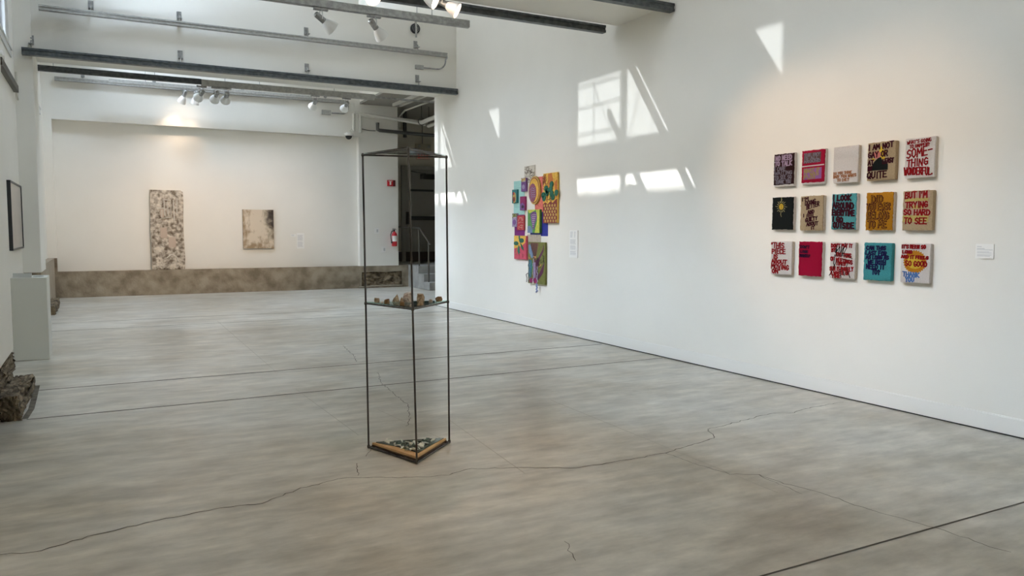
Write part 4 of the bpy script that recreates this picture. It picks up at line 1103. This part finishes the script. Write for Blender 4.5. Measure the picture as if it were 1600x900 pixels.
letters(t, F, Y_MAROON, [('I AM NOT', 0.05, 0.92, 0.07, 0.20, -0.05), ('GAY OR', 0.05, 0.74, 0.26, 0.40, -0.03), ('AT', 0.05, 0.24, 0.47, 0.58), ('LEAST', 0.58, 0.95, 0.46, 0.57, -0.05), ('NOT', 0.05, 0.2, 0.63, 0.73), ('QUITE', 0.03, 0.74, 0.78, 0.94, -0.02)], 0.0058, seed=7)
cy, zt, zb, w_ = place(4, 0, 0.0, 0.0)
t, F = rug(cy, zt, zb, w_, 'white rug picture with bold crimson lettering, top right of the grid', Y_WHITE, Y_CREAM, seed=5)
letters(t, F, Y_BRICK, [("WHAT'S GOING", 0.08, 0.88, 0.06, 0.14, -0.03), ('TO HAPPEN?', 0.17, 0.84, 0.165, 0.245, -0.03)], 0.0030, seed=8)
letters(t, F, Y_BRICK, [('SOME-', 0.08, 0.93, 0.29, 0.50, -0.08), ('THING', 0.10, 0.80, 0.54, 0.71, -0.03), ('WONDERFUL.', 0.02, 0.97, 0.74, 0.91, 0.02)], 0.0058, name='bold_lettering', seed=9)
# row 2
cy, zt, zb, w_ = place(0, 1, 0.0)
t, F = rug(cy, zt, zb, w_, 'black rug picture with a small golden sun face hanging from a thread', Y_BLACK, Y_WHITE, (0, 0.0, 0.004, 0.004), 6)
patch(t, F, Y_GOLD, [ring_pts(0.46, 0.29, 0.105, 0.095, 18)], 'sun_disc', 0.003)
bm = BM()
for i in range(16):
    a = 2 * PI * i / 16
    L1, L2 = 1.45, (2.6 if i % 4 == 0 else 2.3 if i % 2 == 0 else 1.9)
    stroke(bm, F, [(0.46 + 0.105 * L1 * math.cos(a), 0.29 + 0.09 * L1 * math.sin(a)), (0.46 + 0.105 * L2 * math.cos(a + 0.06), 0.29 + 0.09 * L2 * math.sin(a + 0.06))], 0.0032 if L2 < 2.2 else 0.0026)
stroke(bm, F, [(0.46, 0.0), (0.46, 0.17)], 0.0016)
stroke(bm, F, [(0.46, 0.45), (0.44, 0.53), (0.48, 0.60)], 0.0026)
obj('ray', bm, yarn('pale_gold_yarn', (0.55, 0.50, 0.25)), t)
bm = BM()
for pts in ([(0.42, 0.25), (0.44, 0.24)], [(0.49, 0.24), (0.51, 0.25)], [(0.47, 0.26), (0.46, 0.31), (0.48, 0.31)], [(0.41, 0.33), (0.46, 0.35), (0.51, 0.33)]): stroke(bm, F, pts, 0.0022, 0.005)
obj('face_line', bm, Y_BRN, t)
cy, zt, zb, w_ = place(1, 1, -0.002)
t, F = rug(cy, zt, zb, w_, 'tan rug picture with narrow dark handwriting stepping down it', Y_TAN, Y_CREAM, seed=7)
letters(t, F, Y_MAROON, [("I'M", 0.07, 0.36, 0.06, 0.15, -0.10), ('DOING', 0.22, 0.70, 0.16, 0.28, -0.12), ('BETTER', 0.30, 0.85, 0.26, 0.39, -0.16), ('AND', 0.36, 0.64, 0.43, 0.52, -0.08), ('I', 0.14, 0.2, 0.53, 0.61), ('FEEL', 0.32, 0.66, 0.54, 0.64, -0.10), ('GUILTY', 0.26, 0.78, 0.67, 0.77, -0.14), ('ABOUT', 0.32, 0.82, 0.78, 0.88, -0.08), ('IT', 0.52, 0.68, 0.89, 0.97, -0.1)], 0.0042, seed=10)
cy, zt, zb, w_ = place(2, 1, 0.002)
t, F = rug(cy, zt, zb, w_, 'teal rug picture crowded with bold maroon lettering in the middle of the grid', Y_TEAL, Y_WHITE, (0, 0.004, 0.0, 0.004), 8)
letters(t, F, Y_MAROON, [('I LOOK', 0.06, 0.80, 0.04, 0.18), ('AROUND', 0.06, 0.92, 0.24, 0.40, 0.03), ('EVERYTIME', 0.04, 0.96, 0.45, 0.59, 0.03), ('I GO', 0.06, 0.50, 0.64, 0.76, 0.05), ('OUTSIDE', 0.10, 0.95, 0.80, 0.95, 0.02)], 0.0080, seed=11)
cy, zt, zb, w_ = place(3, 1, 0.0)
t, F = rug(cy, zt, zb, w_, 'mustard yellow rug picture with outlined dark lettering', Y_MUST, Y_CREAM, (0, 0.004, 0, 0), 9)
L9 = [('DID', 0.22, 0.64, 0.09, 0.25), ('YOU EVER', 0.05, 0.92, 0.30, 0.46), ('BELONG', 0.08, 0.90, 0.53, 0.70), ('TO ME', 0.12, 0.82, 0.76, 0.93)]
letters(t, F, Y_MAROON, L9, 0.0078, seed=12)
letters(t, F, Y_MUST, L9, 0.0022, name='inner_line', seed=12, d=0.0055)
cy, zt, zb, w_ = place(4, 1, 0.0)
t, F = rug(cy, zt, zb, w_, 'tan rug picture with yellow and pink bands behind red lettering', Y_TAN, Y_TAN, seed=10)
patch(t, F, yarn('dusty_yellow_yarn', (0.58, 0.48, 0.16)), [[(0.10, 0.19), (0.86, 0.18), (0.86, 0.26), (0.08, 0.27)], [(0.34, 0.37), (0.72, 0.38), (0.70, 0.46), (0.36, 0.46)], [(0.02, 0.62), (0.9, 0.63), (0.88, 0.79), (0.02, 0.79)]], 'yellow_band', 0.001)
patch(t, F, yarn('dusty_pink_yarn', (0.58, 0.38, 0.30)), [[(0.05, 0.03), (0.92, 0.04), (0.92, 0.18), (0.06, 0.18)], [(0.06, 0.28), (0.9, 0.29), (0.9, 0.36), (0.06, 0.36)], [(0.03, 0.47), (0.92, 0.47), (0.9, 0.61), (0.04, 0.61)]], 'pink_band', 0.0008)
letters(t, F, Y_BRICK, [("BUT I'M", 0.09, 0.82, 0.04, 0.19, -0.02), ('TRYING', 0.10, 0.86, 0.28, 0.42), ('SO HARD', 0.06, 0.94, 0.47, 0.60, 0.03), ('TO SEE', 0.08, 0.85, 0.67, 0.82, 0.03)], 0.0058, seed=13)
# row 3
cy, zt, zb, w_ = place(0, 2, -0.002)
t, F = rug(cy, zt, zb, w_, 'white rug picture with quoted red capitals, bottom left of the grid', Y_WHITE, Y_CREAM, seed=11)
letters(t, F, Y_BRICK, [('"THIS', 0.02, 0.66, 0.05, 0.20), ('PIECE', 0.07, 0.72, 0.235, 0.37), ('IS', 0.14, 0.36, 0.405, 0.52), ('ABOUT', 0.06, 0.80, 0.555, 0.66, 0.02), ('MOVING', 0.06, 0.90, 0.69, 0.83, 0.03), ('ON"', 0.10, 0.50, 0.85, 0.97)], 0.0062, seed=14)
cy, zt, zb, w_ = place(1, 2, 0.0, 0.008)
t, F = rug(cy, zt, zb, w_, 'plain crimson rug picture with three short dark words at upper left', yarn('raspberry_yarn', (0.36, 0.004, 0.035), 0.06), Y_WHITE, (0, 0.003, 0, 0), 12)
letters(t, F, Y_FAINT, [("DON'T", 0.08, 0.48, 0.12, 0.19), ('LOSE', 0.10, 0.42, 0.26, 0.32), ('YOURSELF', 0.06, 0.52, 0.38, 0.45)], 0.0040, seed=15)
cy, zt, zb, w_ = place(2, 2, 0.0, 0.004)
t, F = rug(cy, zt, zb, w_, 'white rug picture with red lettering over black scratched lines', Y_WHITE, Y_CREAM, seed=13)
letters(t, F, Y_BRICK, [('DON\'T PUT IT', 0.06, 0.90, 0.05, 0.14), ('BY', 0.08, 0.24, 0.18, 0.27), ('THE TONS', 0.26, 0.88, 0.29, 0.39, 0.05), ('OF MEETINGS', 0.04, 0.93, 0.41, 0.51, 0.10), ('TIMES', 0.28, 0.66, 0.55, 0.64), ('SUN IS BARELY', 0.02, 0.97, 0.69, 0.79), ('A WASTE OF', 0.06, 0.82, 0.82, 0.90), ('TIME', 0.12, 0.46, 0.92, 0.99)], 0.0050, seed=16)
bm = BM()
for pts in ([(0.3, 0.1), (0.24, 0.3), (0.42, 0.12), (0.36, 0.34)], [(0.5, 0.06), (0.44, 0.3), (0.60, 0.1), (0.52, 0.32)], [(0.62, 0.02), (0.68, 0.16), (0.58, 0.3), (0.5, 0.36)], [(0.22, 0.35), (0.18, 0.6), (0.24, 0.72)], [(0.25, 0.4), (0.3, 0.2)], [(0.3, 0.5), (0.2, 0.7), (0.1, 0.85), (0.01, 0.94)], [(0.5, 0.6), (0.46, 0.8), (0.5, 0.98)], [(0.75, 0.55), (0.7, 0.7), (0.86, 0.97)], [(0.55, 0.75), (0.64, 0.92)], [(0.75, 0.35), (0.92, 0.45)], [(0.3, 0.38), (0.84, 0.36)], [(0.5, 0.46), (0.9, 0.5)]):
    stroke(bm, F, pts, 0.0024, 0.006)
obj('scratched_line', bm, Y_BLACK, t)
cy, zt, zb, w_ = place(3, 2, 0.0, 0.008)
t, F = rug(cy, zt, zb, w_, 'teal rug picture with navy lettering in the bottom row', Y_TEALD, Y_TEALD, seed=14)
letters(t, F, Y_NAVY, [('CAN THIS', 0.10, 0.80, 0.09, 0.18), ('LAST FOR', 0.08, 0.84, 0.21, 0.31, 0.02), ('AS LONG AS', 0.10, 0.92, 0.34, 0.43), ('WE BOTH', 0.18, 0.82, 0.47, 0.57), ('NEED IT', 0.12, 0.78, 0.58, 0.69), ('TO?', 0.34, 0.62, 0.72, 0.84)], 0.0054, seed=17)
cy, zt, zb, w_ = place(4, 2, 0.0, -0.005)
t, F = rug(cy, zt, zb, w_, 'white rug picture with a big orange sun behind red and blue lettering', Y_WHITE, Y_WHITE, seed=15)
patch(t, F, Y_ORANGE, [ring_pts(0.50, 0.46, 0.37, 0.27, 56, 0.12)], 'sun_rays', 0.001)
patch(t, F, Y_GOLD, [ring_pts(0.50, 0.47, 0.28, 0.17, 24)], 'sun_disc', 0.002)
letters(t, F, Y_BRICK, [("IT'S BEEN SO", 0.03, 0.86, 0.04, 0.12), ('LONG', 0.06, 0.40, 0.18, 0.25), ('AND IT FEELS', 0.03, 0.96, 0.30, 0.37, 0.02), ('SO GOOD', 0.18, 0.92, 0.45, 0.57)], 0.0048, seed=18, d=0.006)
letters(t, F, Y_BLUE, [('THANK', 0.10, 0.68, 0.72, 0.83, 0.04), ('YOU', 0.20, 0.50, 0.86, 0.97)], 0.0052, name='blue_lettering', seed=19)

# exit sign word
class FaceY:
    def __init__(s, y, xl, xr, zt, zb): s.y, s.xl, s.xr, s.zt, s.zb = y, xl, xr, zt, zb
bm = BM()
Fx = (8.28, 8.62, 3.72, 3.60)
u = Fx[0]; lw = (Fx[1] - Fx[0]) / 4
for c in 'EXIT':
    for st in G[c]:
        tube(bm, [(u + a * lw * 0.8, 21.448, Fx[3] + b * (Fx[2] - Fx[3])) for a, b in st], 0.013, 5)
    u += lw
obj('exit_lettering', bm, emit('exit_red', (0.7, 0.05, 0.03), 0.15), ex)

# ================================================================ WALL COLLAGE
def pal(name, c, c2=None, sc=30, rough=0.7, bump=0.2): return mat(name, c, rough, col2=c2 or tuple(x * 0.8 for x in c), scale=sc, bump=bump, bscale=80)
def panel(name, label, px0, px1, py0, py1, depth, front, m, cat='artwork', edge=None):
    """flat rectangular panel; depth = thickness, front = distance of its face from the wall"""
    a = onX(XR - front, px0, (py0 + py1) / 2); b = onX(XR - front, px1, (py0 + py1) / 2)
    zt = onX(XR - front, px0, py0).z; zb = onX(XR - front, px0, py1).z
    t = thing(name, label, cat, (XR - front, (a.y + b.y) / 2, zb), 'panels of the wall collage')
    bm = BM(); box(bm, (XR - front, b.y, zb), (XR - front + depth, a.y, zt)); obj('ground', bm, m, t, bevel=0.002 if depth > 0.01 else 0)
    return t, Face(XR - front, a.y, b.y, zt, zb)
def wiggles(bm, F, n, r, rnd, d=0.003, lu=0.15, lv=0.1, m_=4, box_=(0.05, 0.95, 0.05, 0.95)):
    for _ in range(n):
        u, v = rnd.uniform(box_[0], box_[1]), rnd.uniform(box_[2], box_[3]); pts = [(u, v)]
        a = rnd.uniform(0, 6)
        for _ in range(m_):
            a += rnd.uniform(-1.2, 1.2); u = min(box_[1], max(box_[0], u + math.cos(a) * lu)); v = min(box_[3], max(box_[2], v + math.sin(a) * lv)); pts.append((u, v))
        stroke(bm, F, pts, r, d)
K = lambda *a, **k: pal(*a, **k)
c_purp = K('purple_paint', (0.20, 0.09, 0.28)); c_mag = K('magenta_paint', (0.28, 0.02, 0.12)); c_dg = K('deep_green_paint', (0.015, 0.14, 0.09)); c_ochre = K('ochre_paint', (0.55, 0.36, 0.10))
c_yel = K('yellow_paint', (0.75, 0.50, 0.08), (0.62, 0.34, 0.05)); c_coral = K('coral_paint', (0.72, 0.17, 0.14)); c_mar = K('maroon_paint', (0.22, 0.03, 0.03)); c_grn = K('leaf_green_paint', (0.10, 0.30, 0.08))
c_lime = K('lime_paint', (0.55, 0.58, 0.08)); c_blue = K('cobalt_paper', (0.02, 0.03, 0.30)); c_white = K('off_white_paint', (0.66, 0.62, 0.54)); c_lil = K('lilac_paint', (0.35, 0.28, 0.45)); c_red = K('red_paint', (0.45, 0.04, 0.05))
c_olive = K('olive_paint', (0.16, 0.17, 0.035)); c_blk = K('dark_line_paint', (0.03, 0.02, 0.03)); c_slate = K('slate_blue_paint', (0.16, 0.24, 0.38)); c_org = K('burnt_orange_paint', (0.55, 0.18, 0.04)); c_teal = K('teal_paint', (0.03, 0.20, 0.20))
R_ = random.Random(11)
t, F = panel('collage_paper', 'pale turquoise paper panel at the left of the wall collage', 802.8, 819.5, 283.5, 335.8, 0.004, 0.006, K('turquoise_paper', (0.34, 0.62, 0.58), (0.38, 0.66, 0.61)))
bm = BM(); stroke(bm, F, [(0.05, 0.22), (0.9, 0.20)], 0.0012, 0.001); stroke(bm, F, [(0.05, 0.77), (0.9, 0.77)], 0.0012, 0.001); obj('fold_line', bm, c_teal, t)
t, F = panel('collage_drawing', 'black and white scribbled drawing at the top of the wall collage', 819.3, 835.6, 260, 286.7, 0.006, 0.010, c_white)
bm = BM(); wiggles(bm, F, 46, 0.0026, R_, 0.002, 0.14, 0.08, 3); obj('scribble', bm, K('brown_ink', (0.10, 0.07, 0.05)), t)
t, F = panel('collage_paper', 'blue paper sheet behind the lower middle of the wall collage', 828.5, 856, 331, 368.6, 0.003, 0.004, c_blue)
t, F = panel('collage_paper', 'coral pink patterned panel behind the oval in the wall collage', 836, 850.5, 277, 331.5, 0.008, 0.012, c_coral)
bm = BM(); wiggles(bm, F, 26, 0.004, R_, 0.002, 0.2, 0.03, 2); obj('pattern_line', bm, K('salmon_paint', (0.85, 0.33, 0.22)), t)
t, F = panel('collage_paper', 'purple sheet under the left small panels of the wall collage', 804, 819.8, 336, 368, 0.003, 0.0045, K('purple_paper', (0.19, 0.01, 0.18)))
t, F = panel('collage_canvas', 'red canvas with pale squiggled script on the purple sheet', 807.6, 818.8, 337, 359.6, 0.02, 0.028, c_red)
bm = BM(); wiggles(bm, F, 16, 0.0045, R_, 0.003, 0.16, 0.05, 3, (0.2, 0.85, 0.12, 0.95)); obj('script_line', bm, K('pink_cream_paint', (0.62, 0.36, 0.28)), t)
t, F = panel('collage_paper', 'beige lined paper scrap between the two lower canvases of the collage', 824, 845, 366.5, 379, 0.0015, 0.0065, K('beige_paper', (0.52, 0.45, 0.36)))
bm = BM(); stroke(bm, F, [(0.3, 0), (0.3, 1)], 0.001, 0.001); stroke(bm, F, [(0.72, 0), (0.72, 1)], 0.001, 0.001); obj('paper_line', bm, c_mar, t)
def smallc(lab, x0, x1, y0, y1, ground, motifs, front=0.04):
    t, F = panel('collage_canvas', lab, x0, x1, y0, y1, front - 0.006, front, ground)
    for nm, m, polys, d in motifs: patch(t, F, m, polys, nm, d)
    return t, F
t, F = smallc('small purple canvas with white scribble at its top edge', 814.2, 821.6, 278.5, 299.5, c_purp, [('ochre_top', c_ochre, [[(0.02, 0.02), (0.98, 0.02), (0.95, 0.2), (0.5, 0.30), (0.02, 0.24)]], 0.001), ('lilac_swirl', c_lil, [ring_pts(0.5, 0.66, 0.30, 0.18, 12)], 0.002)])
bm = BM(); wiggles(bm, F, 9, 0.0035, R_, 0.004, 0.2, 0.05, 3, (0.1, 0.95, 0.02, 0.28)); obj('white_scribble', bm, c_white, t)
smallc('small navy canvas with an ochre arch, far left of the collage', 800, 807.6, 296.6, 317.6, c_teal, [('ochre_arch', c_ochre, [ring_pts(0.48, 0.60, 0.36, 0.40, 16)], 0.001), ('dark_core', c_mar, [ring_pts(0.42, 0.72, 0.22, 0.2, 12)], 0.002), ('red_tip', c_red, [ring_pts(0.36, 0.30, 0.16, 0.12, 10)], 0.002)])
smallc('small magenta and violet canvas over the turquoise paper', 812.3, 819.8, 307.2, 328.6, c_mag, [('violet_block', c_purp, [[(0.02, 0.55), (0.6, 0.45), (0.98, 0.62), (0.98, 0.98), (0.02, 0.98)]], 0.001), ('dark_spot', c_blk, [ring_pts(0.6, 0.75, 0.25, 0.12, 10)], 0.002)])
t, F = smallc('small olive topped lilac canvas at lower left of the collage', 800.2, 807.3, 333.6, 354.4, c_lil, [('olive_top', c_olive, [[(0.02, 0.02), (0.98, 0.02), (0.98, 0.26), (0.02, 0.34)]], 0.001), ('purple_block', c_purp, [ring_pts(0.5, 0.66, 0.34, 0.2, 12)], 0.002)])
bm = BM(); wiggles(bm, F, 5, 0.004, R_, 0.004, 0.2, 0.04, 3, (0.1, 0.9, 0.1, 0.3)); obj('white_scribble', bm, c_white, t)
# oval
cen = onX(XR - 0.045, 834.6, 297.4); ce = onX(XR - 0.045, 826.1, 297.4); ct = onX(XR - 0.045, 834.6, 275.3)
ry, rz = abs(ce.y - cen.y), ct.z - cen.z
t = thing('collage_oval', 'large oval painting with orange rim and mauve swirls in the collage', 'artwork', (XR - 0.045, cen.y, cen.z), 'panels of the wall collage')
def ovalprism(k, x0, x1, dy=0, dz=0, kz=None):
    bm = BM(); kz = kz or k
    prism(bm, [(x0, cen.y + dy + ry * k * math.cos(a), cen.z + dz + rz * kz * math.sin(a)) for a in [2 * PI * i / 36 for i in range(36)]], (x1 - x0, 0, 0)); return bm
obj('rim', ovalprism(1.0, XR - 0.045, XR - 0.0145), c_ochre, t)
obj('orange_band', ovalprism(0.90, XR - 0.047, XR - 0.0449), c_mar, t)
obj('yellow_band', ovalprism(0.84, XR - 0.049, XR - 0.0469), c_yel, t)
obj('mauve_centre', ovalprism(0.68, XR - 0.051, XR - 0.0489, dy=0.04, dz=-0.035, kz=0.66), K('mauve_paint', (0.30, 0.10, 0.16)), t)
F = Face(XR - 0.051, cen.y + ry, cen.y - ry, cen.z + rz, cen.z - rz)
bm = BM()
for k in range(5): stroke(bm, F, [(0.2 + 0.02 * k, 0.48 + 0.08 * k), (0.35, 0.40 + 0.08 * k), (0.5, 0.45 + 0.07 * k), (0.62, 0.40 + 0.08 * k)], 0.006, 0.003)
obj('swirl', bm, c_lil, t)
# tall sunflower canvas
t, F = panel('collage_canvas', 'tall canvas with yellow petals above and maroon scales below, right of the collage', 848.6, 870.4, 271.5, 348.5, 0.032, 0.04, c_yel)
patch(t, F, c_mar, [[(0.0, 0.62), (0.15, 0.58), (0.35, 0.62), (0.5, 0.57), (0.7, 0.60), (0.85, 0.55), (1.0, 0.52), (1.0, 1.0), (0.0, 1.0)]], 'maroon_ground', 0.001)
patch(t, F, c_org, [[(0.35, 0.02), (0.62, 0.0), (0.72, 0.15), (0.55, 0.25), (0.42, 0.30), (0.36, 0.15)], [(0.8, 0.2), (1.0, 0.15), (1.0, 0.5), (0.88, 0.5)]], 'orange_flame', 0.0012)
bm = BM()
for j in range(6):
    for i in range(5):
        u, v = 0.10 + i * 0.19 + (0.08 if j % 2 else 0), 0.65 + j * 0.062
        if u < 0.95: polyface(bm, F, ring_pts(u, v, 0.058, 0.029, 10), 0.003)
obj('gold_scale', bm, c_ochre, t)
bm = BM()
for k in range(9):
    a = 2.2 + k * 0.35
    stroke(bm, F, [(0.12, 0.14), (0.12 + 0.2 * math.cos(a), 0.14 + 0.12 * math.sin(a))], 0.006, 0.004)
wiggles(bm, F, 12, 0.005, R_, 0.003, 0.12, 0.05, 3, (0.0, 0.35, 0.05, 0.32))
wiggles(bm, F, 8, 0.005, R_, 0.003, 0.12, 0.05, 3, (0.25, 0.6, 0.42, 0.58))
obj('brown_petals', bm, K('rust_paint', (0.28, 0.08, 0.03)), t)
bm = BM()
wiggles(bm, F, 8, 0.003, R_, 0.003, 0.14, 0.04, 3, (0.4, 0.95, 0.02, 0.4)); obj('orange_line', bm, c_org, t)
LEAF = [(0.64, 0.235), (0.25, 0.31), (0.58, 0.33), (0.30, 0.40), (0.66, 0.42), (0.98, 0.41), (0.10, 0.50), (0.74, 0.49), (0.04, 0.44), (0.36, 0.36)]
for (u, v) in LEAF:
    p = F.p(u, v)
    bm = BM(); prism(bm, [(p.x - 0.016, p.y + 0.046 * math.cos(a) * (1 + 0.08 * math.sin(3 * a)), p.z + 0.046 * math.sin(a)) for a in [2 * PI * i / 14 for i in range(14)]], (0.015, 0, 0.004))
    obj('green_leaf', bm, c_dg, t, bevel=0.003)
bm = BM(); tube(bm, [F.p(u, v, 0.006) for u, v in ((0.5, 0.55), (0.52, 0.42), (0.62, 0.24))], 0.004, 6); tube(bm, [F.p(u, v, 0.006) for u, v in ((0.52, 0.45), (0.3, 0.33))], 0.004, 6); tube(bm, [F.p(u, v, 0.006) for u, v in ((0.55, 0.48), (0.95, 0.41))], 0.004, 6); obj('stem', bm, c_grn, t)
# green and yellow canvas
t, F = panel('collage_canvas', 'green and yellow canvas with a white striped shell shape in the collage', 824.4, 843, 328, 363.8, 0.04, 0.05, c_grn)
patch(t, F, c_lime, [[(0.7, 0.0), (1.0, 0.0), (1.0, 1.0), (0.6, 1.0), (0.8, 0.5)], [(0.0, 0.0), (0.7, 0.0), (0.5, 0.08), (0.15, 0.15)]], 'yellow_field', 0.001)
patch(t, F, c_slate, [[(0.0, 0.72), (0.25, 0.68), (0.42, 0.85), (0.40, 1.0), (0.0, 1.0)]], 'blue_field', 0.0012)
patch(t, F, c_purp, [[(0.22, 0.2), (0.45, 0.08), (0.75, 0.12), (0.8, 0.35), (0.62, 0.6), (0.55, 0.85), (0.45, 0.85), (0.35, 0.55)]], 'purple_shell', 0.002)
bm = BM()
for k in range(7): stroke(bm, F, [(0.34 + 0.02 * k, 0.24 + 0.08 * k), (0.5, 0.20 + 0.085 * k), (0.70 - 0.03 * k, 0.22 + 0.08 * k)], 0.0045, 0.004)
obj('white_stripe', bm, c_white, t)
bm = BM(); stroke(bm, F, [(0.7, 0.8), (0.86, 0.6), (0.9, 0.3)], 0.012, 0.004); obj('yellow_stroke', bm, K('bright_yellow_paint', (0.75, 0.70, 0.12)), t)
# red and pink leafy canvas
t, F = panel('collage_canvas', 'pink and orange canvas with dark green leaves at lower left of the collage', 803.3, 822.2, 368.2, 404.4, 0.03, 0.038, K('rose_paint', (0.55, 0.08, 0.12), (0.45, 0.05, 0.10)))
patch(t, F, c_yel, [[(0.0, 0.0), (1.0, 0.0), (0.9, 0.3), (0.6, 0.45), (0.0, 0.55)]], 'orange_sky', 0.001)
patch(t, F, c_dg, [ring_pts(0.62, 0.20, 0.20, 0.10, 12), ring_pts(0.18, 0.33, 0.20, 0.09, 12), [(0.5, 0.28), (0.62, 0.36), (0.78, 0.5), (0.80, 0.62), (0.62, 0.55)], [(0.35, 0.4), (0.45, 0.42), (0.50, 0.72), (0.38, 0.80), (0.30, 0.66)], [(0.38, 0.0), (0.5, 0.0), (0.5, 0.2), (0.40, 0.16)]], 'green_leaf', 0.003)
bm = BM(); stroke(bm, F, [(0.48, 0.3), (0.25, 0.6), (0.16, 0.78)], 0.007, 0.004); obj('pale_stem', bm, c_ochre, t)
bm = BM(); stroke(bm, F, [(0.72, 0.78), (0.74, 0.90)], 0.010, 0.004); stroke(bm, F, [(0.44, 0.78), (0.42, 0.98)], 0.003, 0.003); obj('red_mark', bm, c_mar, t)
# lower canvas
t, F = panel('collage_canvas', 'tall olive and plum canvas with beaded strands at the foot of the collage', 825.3, 851.6, 378, 442, 0.03, 0.038, c_olive)
patch(t, F, K('brown_ribbed_paint', (0.17, 0.07, 0.05)), [[(0.12, 0.02), (0.62, 0.02), (0.5, 0.30), (0.40, 0.55), (0.3, 0.3)]], 'brown_fan', 0.001)
patch(t, F, c_slate, [[(0.02, 0.08), (0.12, 0.05), (0.34, 0.34), (0.22, 0.40), (0.05, 0.25)]], 'slate_band', 0.002)
patch(t, F, K('plum_paint', (0.10, 0.015, 0.06)), [[(0.95, 0.02), (0.85, 0.18), (0.62, 0.36), (0.42, 0.46), (0.44, 0.95), (0.62, 0.9), (0.9, 0.72), (0.97, 0.46), (0.8, 0.62), (0.62, 0.80), (0.58, 0.6), (0.7, 0.4), (0.9, 0.22)]], 'plum_shape', 0.0015)
patch(t, F, c_mag, [[(0.1, 0.88), (0.55, 0.86), (0.58, 0.98), (0.1, 0.98)]], 'magenta_foot', 0.002)
patch(t, F, c_teal, [[(0.03, 0.42), (0.22, 0.44), (0.26, 0.6), (0.2, 0.86), (0.05, 0.84)]], 'teal_block', 0.002)
patch(t, F, c_lil, [[(0.32, 0.5), (0.44, 0.48), (0.46, 0.86), (0.36, 0.86)]], 'lilac_block', 0.002)
bm = BM()
for k in range(8): stroke(bm, F, [(0.14 + 0.055 * k, 0.03), (0.30 + 0.025 * k, 0.34)], 0.0022, 0.003)
wiggles(bm, F, 14, 0.0022, R_, 0.004, 0.09, 0.06, 3, (0.55, 0.95, 0.3, 0.6)); obj('dark_rib', bm, c_blk, t)
bm = BM()
for (u, v) in ((0.12, 0.40), (0.44, 0.36), (0.74, 0.56)): 
    wl = Face(F.x, F.yl, F.yr, F.zt, F.zb)
    for k in range(5): stroke(bm, F, [(u, v), (u + R_.uniform(-0.09, 0.09), v + R_.uniform(-0.05, 0.03))], 0.005, 0.006)
obj('orange_tuft', bm, K('tuft_orange', (0.62, 0.28, 0.10)), t)
# strands hang from the canvas
strandm = [K('strand_white', (0.55, 0.55, 0.6), (0.30, 0.30, 0.45), 90), K('strand_blue', (0.10, 0.16, 0.42), (0.3, 0.35, 0.55), 60), K('strand_dark', (0.04, 0.05, 0.09), (0.35, 0.35, 0.38), 90)]
def strand(u, v0, v1, r, m, label):
    bm = BM(); pts = []
    n_ = 14
    for i in range(n_ + 1):
        q = F.p(u + 0.02 * math.sin(i * 1.3), v0 + (v1 - v0) * i / n_, 0.016 + 0.003 * math.sin(i * 2.1)); pts.append(q)
    tube(bm, pts, r, 6)
    for i in range(1, n_, 2): lathe(bm, [(0.001, -r * 1.6), (r * 1.7, 0), (0.001, r * 1.6)], pts[i], (0, 0, 1), 7)
    return obj('beaded_strand', bm, m, t, smooth=True)
strand(0.08, 0.42, 0.98, 0.004, strandm[2], '')
strand(0.17, 0.45, 0.90, 0.004, strandm[1], '')
strand(0.37, 0.40, 0.95, 0.006, strandm[0], '')
strand(0.60, 0.58, 1.02, 0.007, strandm[0], '')
strand(0.585, 1.0, 1.20, 0.010, strandm[1], '')
strand(0.36, 0.95, 1.0, 0.006, TRIMW, '')
bm = BM(); tube(bm, [F.p(0.02, 0.76, 0.015), F.p(-0.06, 0.80, 0.02), F.p(-0.02, 0.88, 0.015), F.p(-0.03, 0.98, 0.02)], 0.005, 6); obj('black_ribbon', bm, c_blk, t)
bm = BM(); tube(bm, [F.p(0.2, 1.0, 0.0), F.p(0.17, 1.06, 0.01), F.p(0.26, 1.08, 0.012), F.p(0.24, 1.02, 0.004)], 0.0015, 5); obj('wire_loop', bm, GALVP, t)

bpy.context.view_layer.update()
